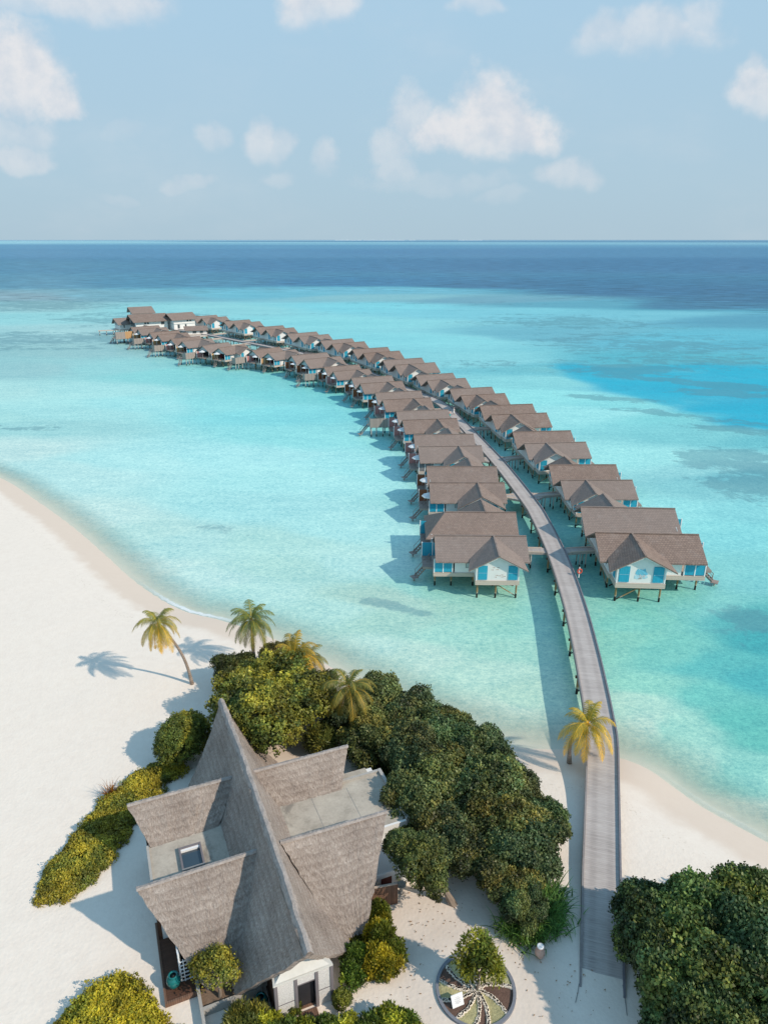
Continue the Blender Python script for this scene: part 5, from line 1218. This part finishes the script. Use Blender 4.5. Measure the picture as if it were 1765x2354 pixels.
DM = [(800, 1632, 2.6, 0, .85), (870, 1612, 2.6, 1, .95), (955, 1650, 2.8, 2, 1.0), (860, 1700, 2.2, 0, .95), (1030, 1700, 2.8, 1, 1.0), (940, 1740, 2.6, 2, 1.05), (1052, 1640, 3.4, 0, .55), (1110, 1735, 2.6, 0, .95), (1020, 1800, 2.8, 1, 1.05),
      (1120, 1810, 2.6, 2, 1.0), (1195, 1800, 2.2, 0, .82), (950, 1860, 2.4, 1, .9), (1080, 1880, 2.6, 0, 1.0), (1180, 1890, 2.4, 2, .95), (1250, 1870, 2.2, 1, .72), (1010, 1930, 2.2, 2, .8), (1130, 1960, 2.0, 0, .85), (1225, 1960, 1.9, 1, .8), (1190, 2030, 1.4, 2, .72), (1215, 2095, 1.0, 0, .55)]
WHR = ['at the seaward left corner of the dark thicket', 'at the top of the thicket beside the brown-leaved palm', 'at the waterside edge of the thicket', 'next to the far right corner of the flat roof', 'on the waterside crest of the thicket', 'in the middle of the thicket near the flat roof', 'rising as the slim pointed top of the thicket', 'on the beachward edge near the yellow palm', 'in the heart of the thicket', 'in the right half of the thicket', 'bulging towards the small beach and jetty', 'beside the right corner of the concrete roof', 'below the heart of the thicket', 'near the straight part of the jetty', 'bulging furthest towards the jetty', 'behind the leaning tree', 'above the fan palm leaves', 'above the strap-leaved pandanus', 'at the lower right part of the thicket', 'at the lowest tip of the thicket near the clay vase']
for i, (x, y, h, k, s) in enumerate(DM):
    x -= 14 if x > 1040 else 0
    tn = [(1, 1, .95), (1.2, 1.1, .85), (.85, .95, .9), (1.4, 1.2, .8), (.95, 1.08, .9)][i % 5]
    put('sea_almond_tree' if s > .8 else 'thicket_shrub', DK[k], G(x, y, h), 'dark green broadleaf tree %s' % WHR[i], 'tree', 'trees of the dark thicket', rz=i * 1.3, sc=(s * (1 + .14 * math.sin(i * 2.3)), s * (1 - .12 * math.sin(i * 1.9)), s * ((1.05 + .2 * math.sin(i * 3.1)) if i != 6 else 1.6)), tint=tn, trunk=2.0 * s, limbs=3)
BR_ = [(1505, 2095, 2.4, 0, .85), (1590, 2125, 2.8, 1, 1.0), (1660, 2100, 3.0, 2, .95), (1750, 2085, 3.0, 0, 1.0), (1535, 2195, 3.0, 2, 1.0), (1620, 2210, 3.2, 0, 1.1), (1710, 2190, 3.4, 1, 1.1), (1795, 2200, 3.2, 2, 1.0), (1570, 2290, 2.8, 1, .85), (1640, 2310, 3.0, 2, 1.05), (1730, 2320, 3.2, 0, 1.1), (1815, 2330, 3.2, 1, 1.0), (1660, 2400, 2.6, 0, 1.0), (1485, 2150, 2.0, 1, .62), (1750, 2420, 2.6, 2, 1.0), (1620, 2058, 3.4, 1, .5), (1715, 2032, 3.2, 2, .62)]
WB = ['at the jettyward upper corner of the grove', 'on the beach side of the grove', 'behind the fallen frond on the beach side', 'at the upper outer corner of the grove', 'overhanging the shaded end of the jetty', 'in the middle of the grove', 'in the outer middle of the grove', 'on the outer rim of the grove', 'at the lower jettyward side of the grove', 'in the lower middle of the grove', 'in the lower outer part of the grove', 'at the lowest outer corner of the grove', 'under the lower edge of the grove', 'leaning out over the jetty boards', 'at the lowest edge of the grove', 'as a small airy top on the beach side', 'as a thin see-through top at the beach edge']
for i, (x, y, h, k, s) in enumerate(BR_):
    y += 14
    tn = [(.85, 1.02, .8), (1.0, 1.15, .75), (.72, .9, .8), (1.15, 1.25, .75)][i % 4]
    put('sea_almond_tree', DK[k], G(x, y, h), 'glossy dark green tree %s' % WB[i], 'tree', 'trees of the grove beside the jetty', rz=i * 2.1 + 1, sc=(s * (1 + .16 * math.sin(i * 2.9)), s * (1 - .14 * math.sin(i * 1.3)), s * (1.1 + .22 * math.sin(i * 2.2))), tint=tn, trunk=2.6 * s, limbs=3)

# leaning tree in front of the white wall
LT = leaf_mesh('leaning_crown', [(0, 0, 3.3, 1.35, 1.3, 1.1), (-1.0, .9, 3.6, 1.1, 1.0, .9), (.7, -.9, 2.6, .8, 1.0, .9), (-1.5, 1.4, 3.2, .8, .8, .7), (.3, .4, 3.9, .8, .8, .6)], 7500, .15, M['leaf'], 36, .22, .5, k=4)
lt = put('leaning_tree', LT, G(1042, 2078), 'leaning grey-trunked tree with an olive crown over the white garden wall', 'tree', sc=(1, 1, 1), tint=(.95, .98, 1.1), trunk=3.1, lean=(-2.2, .3), tr=.2)
# hedges and shrubs
hl = []
for i, (x, y, rx_, h_) in enumerate([(400, 1772, 1.0, .7), (360, 1785, 1.2, .8), (325, 1805, 1.2, .8), (300, 1835, 1.3, .8), (270, 1850, 1.2, .8), (262, 1885, 1.4, .8), (235, 1905, 1.4, .85), (215, 1935, 1.4, .8), (255, 1925, 1.2, .8), (190, 1970, 1.4, .75), (225, 1975, 1.1, .7), (155, 2000, 1.2, .65), (185, 2015, 1.1, .6), (130, 2035, .95, .5), (150, 2050, .8, .45), (112, 2060, .6, .35), (345, 1830, 1.0, .7), (300, 1870, 1.1, .8)]):
    p = gat(x, y); hl.append((p.x, p.y, p.z + h_ * .08, rx_ * 1.12, rx_ * 1.12, h_ * .5))
H1 = leaf_mesh('creeping_hedge_leaves', hl, 24000, .16, M['leaf'], 44, .55, .5, k=4, zmin=1.0, tufts=.05)
put('creeping_hedge', H1, (0, 0, 0), 'long low yellow-green creeping hedge tapering across the white sand to a point', 'hedge', part='leaves', tint=(1.6, 1.45, .95))
hl = []
for i, (x, y, rx_, h_) in enumerate([(270, 2290, 1.5, 1.0), (225, 2300, 1.3, .9), (310, 2320, 1.2, .9), (190, 2335, 1.1, .8), (260, 2345, 1.6, 1.0), (340, 2350, 1.0, .8), (160, 2365, 1.0, .8), (230, 2390, 1.6, 1.0), (310, 2395, 1.4, 1.0), (380, 2400, 1.0, .7), (262, 2262, .8, .7)]):
    p = gat(x, y); p.y -= .45; p.x += .15; hl.append((p.x, p.y, p.z + h_ * .1, rx_ * .95, rx_ * .95, h_ * .62))
H2 = leaf_mesh('mound_leaves', hl, 16000, .16, M['leaf'], 45, .6, .5, k=4, zmin=1.0)
put('hedge_mound', H2, (0, 0, 0), 'bright yellow-green mounded hedge on the sand below the timber terrace', 'hedge', part='leaves', tint=(1.5, 1.4, .7))
FB = [(565, 2338, .9, 'feathery'), (610, 2350, 1.0, 0), (655, 2352, .95, 1), (700, 2358, .9, 0), (745, 2362, .9, 1), (800, 2355, .95, 0), (850, 2345, 1.0, 1), (895, 2335, 1.05, 0), (925, 2350, .9, 1), (960, 2362, .8, 0), (560, 2372, 1.0, 1)]
FBL = ['grey-green feathery shrub at the head of the front hedge', 'spiky green shrub second in the front hedge, by the feathery one', 'bright shrub in front of the entrance step', 'spiky shrub just right of the entrance step', 'low shrub between the entrance and the clipped ball', 'spiky shrub below the clipped ball', 'dense yellow-tipped shrub right of the clipped ball', 'tallest yellow-tipped shrub of the front hedge', 'green shrub next to the end of the front hedge', 'last small shrub of the front hedge, nearest the round garden', 'green shrub under the feathery one']
for i, (x, y, s, k) in enumerate(FB):
    put('feathery_shrub' if k == 'feathery' else 'shrub', ft if k == 'feathery' else SHB[k], G(x, y + 30, .3), FBL[i], 'shrub', 'shrubs of the front hedge', rz=i * 1.7, sc=(s * 1.05,) * 3, tint=(1.6, 1.4, 1.2) if k == 'feathery' else (1.2, 1.35, .75), part='leaves')
put('shrub', SHB[1], G(672, 2310, .4), 'small round-leaved shrub standing against the entrance panels', 'shrub', rz=2, sc=(.55, .55, .7), tint=(1.4, 1.3, .8), part='leaves')
BALL = leaf_mesh('ball_leaves', [(0, 0, .52, .5, .5, .55)], 1500, .10, M['leaf'], 47, .25, .3, k=4, tufts=.0)
put('clipped_ball', BALL, G(787, 2297, .5), 'single clipped round bush on the sand right of the entrance', 'bush', part='leaves', tint=(.9, 1.0, .8))
put('shrub', SHB[1], G(816, 2228, .6), 'bright green rosette shrub at the right foot of the thatch', 'shrub', rz=1, sc=(1.05, 1.05, 1.3), tint=(1.25, 1.5, .8), part='leaves')
for i, (x, y, s, lab) in enumerate([(868, 2212, 1.0, 'yellow-leaved shrub beside the bright green one, lowest of the yellow border'), (893, 2180, 1.05, 'yellow shrub bulging outwards in the middle of the yellow border'), (872, 2140, .95, 'reddish yellow shrub below the timber screen'), (862, 2108, .85, 'pale yellow shrub touching the slatted timber screen'), (890, 2215, .9, 'outer low green-yellow shrub of the yellow border')]):
    put('shrub', SHB[i % 2], G(x, y, .8), lab, 'shrub', 'shrubs of the yellow border', rz=i * 2.2, sc=(s, s, s * 1.5), tint=(1.45, 1.3, .62), part='leaves')
put('dry_plant', SHB[0], G(812, 2165, .2), 'low dull plant in the dark bed under the right thatch edge', 'shrub', rz=2.5, sc=(.7, .7, .6), tint=(.9, .8, .7), part='leaves')
bed = tag(MB().box(-1.3, 1.3, -1.6, 1.6, -.05, .12).build('soil_bed', M['soil']), 'dark soil bed under the right edge of the thatch', 'soil bed'); bed.location = tbw(4.4, -7.3, 1.0); bed.rotation_euler = (0, 0, R(22.5))
# planter tree
PT = leaf_mesh('bonsai_crown', [(0, 0, 1.9, 1.0, .8, .55), (-.7, .3, 1.7, .7, .6, .5), (.8, -.1, 1.8, .6, .6, .5), (.1, .6, 2.0, .7, .6, .5)], 1500, .15, M['leaf'], 48, .45, .55, k=4, core=False, inner=.35, per=14)
pt = tbw(-4.3, -6.75, 1.3); put('planter_tree', PT, pt, 'gnarled small tree with thin yellow-green crown growing in the planter', 'tree', tint=(1.7, 1.55, 1.1), trunk=1.7, lean=(-.25, .25), tr=.09, limbs=5)
# tree of the round garden
GT = leaf_mesh('garden_tree_crown', [(0, 0, 1.8, .5, .45, .5), (-.65, .0, 1.45, .3, .3, .25), (.8, -.15, 1.35, .36, .3, .26), (.15, .2, 2.55, .42, .36, .5), (-.15, .25, 3.4, .2, .2, .3), (.55, .1, 2.4, .3, .3, .34), (-1.05, .15, 1.95, .22, .2, .2), (-.6, .45, 2.85, .24, .24, .24), (1.0, .0, 1.85, .22, .22, .2), (.3, .3, 3.1, .22, .2, .25)], 800, .30, M['leaf'], 49, .6, .75, k=4, elong=3.0, spike=.8, core=True, inner=.3, tufts=.25, per=12, csize=.75)
put('garden_tree', GT, RC + Vector((.08, .05, .05)), 'young leafy tree with yellowing tips in the centre of the round garden', 'tree', tint=(1.0, 1.05, .7), sc=(1.05, 1.05, 1.05), trunk=1.3, tr=.06, limbs=3)

# strap-leaved plants and palms
def strap_mesh(name, n, L, seed, mat, droop=1.0, w=.09, up=.9, yellow=.15, spread=.3):
    r = random.Random(seed); V = []; F = []; T = []
    for q in range(n):
        a = r.uniform(0, 2 * PI); e = r.uniform(.25, 1.25) * up; l = L * r.uniform(.6, 1.1); p = Vector((r.gauss(0, spread), r.gauss(0, spread), r.uniform(0, .2)))
        d = Vector((math.cos(a) * math.cos(e), math.sin(a) * math.cos(e), math.sin(e))); s = Vector((-math.sin(a), math.cos(a), 0)) * w; i0 = len(V); m = 5
        for k in range(m + 1):
            f = k / m; V += [tuple(p - s * (1 - f * .9)), tuple(p + s * (1 - f * .9))]
            p = p + d * l / m; d = (d + Vector((0, 0, -.32 * droop * (0.4 + f)))).normalized()
        t = r.uniform(.25, .95); y = min(1, max(0, r.gauss(yellow, .15)))
        for k in range(m): F.append((i0 + 2 * k, i0 + 2 * k + 1, i0 + 2 * k + 3, i0 + 2 * k + 2)); T.append((t * (.7 + .12 * k), y, 0, 1))
    me = bpy.data.meshes.new(name); me.from_pydata(V, [], F); a = me.attributes.new('tone', 'FLOAT_COLOR', 'FACE'); a.data.foreach_set('color', np.array(T, np.float32).reshape(-1)); me.materials.append(mat); return me
PN = strap_mesh('pandanus_leaves', 420, 1.5, 5, M['leaf'], 1.1, .05, 1.1, .08, .55)
for i, (x, y, h, s, lab, tn) in enumerate([(1262, 2050, 1.2, 1.1, 'strap-leaved pandanus facing the jetty at the lower thicket', (.8, 1.25, 1.1)), (1225, 2085, 1.0, 1.15, 'strap-leaved pandanus in the middle of the lower thicket', (.7, 1.15, 1.0)), (1195, 2125, .7, 1.0, 'lowest strap-leaved pandanus near the clay vase', (.85, 1.2, .9)), (1255, 2105, .7, 1.0, 'pandanus spilling onto the sand opposite the jetty kerb', (.8, 1.3, 1.1)),
        (880, 1745, 1.2, 1.2, 'dark arching pandanus behind the flat concrete roof', (.6, .85, .8)), (850, 1715, 1.4, 1.0, 'small arching pandanus by the far right roof wing', (.6, .85, .7)), (930, 1800, .9, 1.1, 'pandanus beside the parapet corner of the flat roof', (.5, .75, .8))]):
    put('pandanus', PN, G(x, y, h), lab, 'pandanus', 'pandanus plants', rz=i, sc=(s, s, s * (1.3 if i > 3 else 1.15)), tint=tn, part='leaves')
def frond(V, F, T, az, el, L, r, yel, tone, curl=1.0):
    p = Vector((0, 0, 0)); d = Vector((math.cos(az) * math.cos(el), math.sin(az) * math.cos(el), math.sin(el))); n = 42; st = L / n
    for k in range(n):
        f = k / n; s = d.cross(Vector((0, 0, 1))); s = s.normalized() if s.length > .05 else Vector((1, 0, 0)); up = s.cross(d)
        i0 = len(V); w = .035 * (1 - f * .8); q = p + d * st
        V += [tuple(p - s * w), tuple(p + s * w), tuple(q + s * w), tuple(q - s * w)]; F.append((i0, i0 + 1, i0 + 2, i0 + 3)); T.append((min(1, tone + .2), min(1, yel + .35), 0, 1))
        if f > .10:
            ll = r.uniform(.66, .95) * math.sin(PI * min(1, .12 + f * .93)) ** .7 * (L / 3.2)
            for g in (-1, 1):
                ld = (s * g * .95 + d * (.55 + .3 * f) + Vector((0, 0, -.25 - .35 * r.random())) + up * .12).normalized(); m = p + ld * ll * .5; ld2 = (ld + Vector((0, 0, -.75))).normalized(); e = m + ld2 * ll * .5; lw = d * .026
                i0 = len(V); V += [tuple(p - lw), tuple(p + lw), tuple(m + lw * .95), tuple(m - lw * .95), tuple(e)]; F.append((i0, i0 + 1, i0 + 2, i0 + 3)); F.append((i0 + 3, i0 + 2, i0 + 4)); t = min(1.2, tone * r.uniform(.75, 1.2)); y = min(1, max(0, yel * (.35 + .95 * f) + r.uniform(-.12, .12))); T += [(t, y, 0, 1), (t, y, 0, 1)]
        p = q; d = (d + Vector((0, 0, -.062 * curl * (.35 + 1.3 * f)))).normalized()
def palm_mesh(name, seed, n=20, L=3.0, yellow=(.1, .9), low=-.55, gap=1.0):
    r = random.Random(seed); V = []; F = []; T = []
    for k in range(n):
        f = k / (n - 1); az = k * 2.399 + r.uniform(-.2, .2); el = 1.25 - f * (1.25 - low) + r.uniform(-.1, .1)
        frond(V, F, T, az, el, L * r.uniform(.85, 1.08) * (.75 + .25 * min(1, f * 3)), r, yellow[0] + (yellow[1] - yellow[0]) * f ** 1.5, .85 - .35 * f * (1 - yellow[1]), 1.0 + .35 * f)  # lower fronds toned darker, shade painted into the frond colour
    me = bpy.data.meshes.new(name); me.from_pydata(V, [], F); a = me.attributes.new('tone', 'FLOAT_COLOR', 'FACE'); a.data.foreach_set('color', np.array(T, np.float32).reshape(-1)); me.materials.append(M['frond']); return me
def palm(base, top, me, label, rz=0, sc=1.0, tint=(1, 1, 1), bow=.5, r0=.17, hang=None):
    o = empty('coconut_palm', base, 0, label, 'palm', None); t = Vector(top) - Vector(base); pts = []; rad = []
    hx = Vector((t.x, t.y, 0)); hl = hx.normalized() if hx.length > .01 else Vector((0, 0, 0))
    for k in range(13):
        f = k / 12; p = t * f; p -= hl * bow * math.sin(PI * f) ; pts.append(p + Vector((0, 0, -.1 if k == 0 else 0))); rad.append(r0 * (1.35 - .25 * min(1, f * 6)) * (1 - .38 * f))
    MB().tube(pts, rad, 10).build('trunk', M['palmtrunk'], o, smooth=True)
    c = bpy.data.objects.new('crown', me); COL.objects.link(c); c.parent = o; c.location = t; c.rotation_euler = (0, 0, rz); c.scale = (sc,) * 3; c.color = (*tint, 1); return o
PA = palm_mesh('palm_crown_orange', 3, 26, 3.2, (.12, 1.0), -1.05); PB = palm_mesh('palm_crown_green', 4, 26, 3.2, (.0, .25), -.7); PC = palm_mesh('palm_crown_golden', 6, 21, 3.2, (.35, .95), -.6); PD = palm_mesh('palm_crown_brown', 8, 22, 3.2, (.05, .4), -.7)
g1 = G(442, 1572); palm(g1, (-21.25, 58.6, 8.35), PA, 'lone leaning coconut palm with orange lower fronds on the white sand', .3, 1.05, (1, 1, 1), .55, .15)
palm((-13.0, 61.0, 1.0), (-13.2, 62.3, 6.6), PB, 'green coconut palm at the shore edge behind the olive bush', .8, 1.12, (.85, .9, .9), .2, .2)
palm((-8.4, 57.0, 1.0), (-8.3, 57.0, 5.9), PC, 'short golden-fronded palm above the round tree', 1.2, 1.2, (.85, .8, .62), .1, .2)
palm((-8.0, 58.3, 1.0), (-7.3, 58.2, 4.6), PD, 'short brownish palm beside the golden one at the water edge', 2.2, .95, (.8, .75, .6), .1, .2)
palm((-4.2, 51.2, 1.0), (-3.0, 51.2, 6.4), PD, 'brown-leaved coconut palm between the round tree and the dark thicket', .2, 1.12, (.95, .88, .85), .3, .19)
palm(G(1308, 1752), (16.55, 47.7, 5.2), PC, 'yellow coconut palm with a curved trunk beside the jetty at the waterline', .5, 1.1, (1.1, 1.1, .9), .65, .17)
FP = strap_mesh('fan_leaves', 110, 1.3, 9, M['frond'], .9, .035, 1.0, .45, .12)
put('fan_palm', FP, G(1130, 1955, 2.5), 'half-dry fan palm with yellow stalks inside the thicket', 'palm', sc=(1.0, 1.0, 1.1), tint=(.9, .8, .6), trunk=2.0, limbs=0, tr=.07, part='leaves')
o_ = put('dry_palm_seedling', FP, G(258, 1835, 0), 'small dead brown palm seedling standing in the creeping hedge', 'palm', sc=(.9, .9, 1.5), tint=(.75, .42, .35), part='leaves')
V, F_, T = [], [], []; frond(V, F_, T, 0, .25, 1.9, random.Random(2), .9, .5, .5)
me = bpy.data.meshes.new('fallen_frond'); me.from_pydata(V, [], F_); a = me.attributes.new('tone', 'FLOAT_COLOR', 'FACE'); a.data.foreach_set('color', np.array(T, np.float32).reshape(-1)); me.materials.append(M['frond'])
fo_ = bpy.data.objects.new('fallen_frond', me); COL.objects.link(fo_); fo_.location = G(1538, 2016) + Vector((0, 0, .1)); fo_.rotation_euler = (0, .25, .35); fo_.scale = (.6, .6, .6); fo_.color = (.6, .42, .35, 1); tag(fo_, 'dry brown palm frond fallen on the sand above the grove', 'palm frond')

lit_ = MB(); r_ = random.Random(21)
for q in range(260):
    cx_, cy_, sx_, sy_ = r_.choice([(950, 2100, 45, 45), (1010, 2120, 60, 45), (1150, 2180, 60, 60), (700, 1710, 60, 14), (1230, 2120, 25, 60), (1330, 2290, 60, 50), (900, 2260, 60, 60)])
    p = gat(r_.gauss(cx_, sx_), r_.gauss(cy_, sy_)); a_ = r_.uniform(0, PI); l_ = r_.uniform(.03, .075); u_ = Vector((math.cos(a_), math.sin(a_), r_.uniform(-.2, .2))) * l_; w_ = Vector((-math.sin(a_), math.cos(a_), r_.uniform(-.2, .2))) * l_ * .5
    p.z += .05; lit_.poly([p - u_, p + w_, p + u_, p - w_])
tag(lit_.build('fallen_leaves', mat_plain('dry_leaf', (0.30, 0.17, 0.08), 0.9, 0.6, 3), fix=False), 'dry brown leaves scattered over the sand around the trees', 'leaves', kind='stuff')

# ------------------------------------------------------------------ people on the jetty
def person(loc, rz, label, shirt, skirt, hair_l):
    o = empty('person', loc, rz, label, 'person')
    J = {'pel': (0, 0, .92, .14), 'bel': (0, 0, 1.08, .12), 'che': (0, 0, 1.28, .135), 'nk': (0, 0, 1.45, .055), 'hd': (0, 0, 1.58, .085), 'ht': (0, 0, 1.68, .075),
         'sl': (-.17, 0, 1.38, .06), 'el': (-.24, -.03, 1.12, .042), 'wl': (-.20, -.14, .92, .03), 'hl': (-.19, -.19, .85, .032), 'sr': (.17, 0, 1.38, .06), 'er': (.25, .02, 1.12, .042), 'wr': (.26, -.04, .88, .03), 'hr': (.26, -.07, .80, .032),
         'l1': (-.09, 0, .86, .09), 'kl': (-.10, -.04, .48, .06), 'al': (-.10, .02, .08, .038), 'tl': (-.10, -.14, .03, .03), 'r1': (.09, 0, .86, .09), 'kr': (.10, .06, .48, .06), 'ar': (.10, .16, .08, .038), 'tr': (.10, .02, .03, .03)}
    Ed = [('pel', 'bel'), ('bel', 'che'), ('che', 'nk'), ('nk', 'hd'), ('hd', 'ht'), ('che', 'sl'), ('sl', 'el'), ('el', 'wl'), ('wl', 'hl'), ('che', 'sr'), ('sr', 'er'), ('er', 'wr'), ('wr', 'hr'), ('pel', 'l1'), ('l1', 'kl'), ('kl', 'al'), ('al', 'tl'), ('pel', 'r1'), ('r1', 'kr'), ('kr', 'ar'), ('ar', 'tr')]
    ks = list(J); me = bpy.data.meshes.new('body'); me.from_pydata([J[k][:3] for k in ks], [(ks.index(a), ks.index(b)) for a, b in Ed], []); me.materials.append(M['skin'])
    bo = bpy.data.objects.new('body', me); COL.objects.link(bo); bo.parent = o; sk = bo.modifiers.new('skin', 'SKIN')
    for k, v in zip(ks, me.skin_vertices[0].data): v.radius = (J[k][3], J[k][3]); v.use_root = (k == 'pel')
    bo.modifiers.new('sub', 'SUBSURF').levels = 1
    MB().lathe([(.17, .90), (.165, 1.1), (.19, 1.3), (.17, 1.4), (.07, 1.46)], seg=12).build('shirt', shirt, o, smooth=True)
    MB().lathe([(.27, .42), (.24, .6), (.19, .85), (.165, .99)], seg=12).build('skirt', skirt, o, smooth=True)
    MB().lathe([(.03, 1.50), (.10, 1.54), (.112, 1.64), (.09, 1.74), (.03, 1.775)], c=(0, .02, 0), seg=12).build('hair', hair_l, o, smooth=True)
ja = at(1033, 960, 2.5); jb = at(1043, 955, 2.5)
person((ja.x, ja.y, 2.5), .4, 'person in a pale pink top and teal skirt walking on the jetty', M['pinkshirt'], M['tealskirt'], M['hair'])
person((jb.x, jb.y + .6, 2.5), -.3, 'person in white walking on the jetty beside the teal skirt', M['whiteshirt'], M['whiteshirt'], M['pinkshirt'])
bpy.context.view_layer.update()
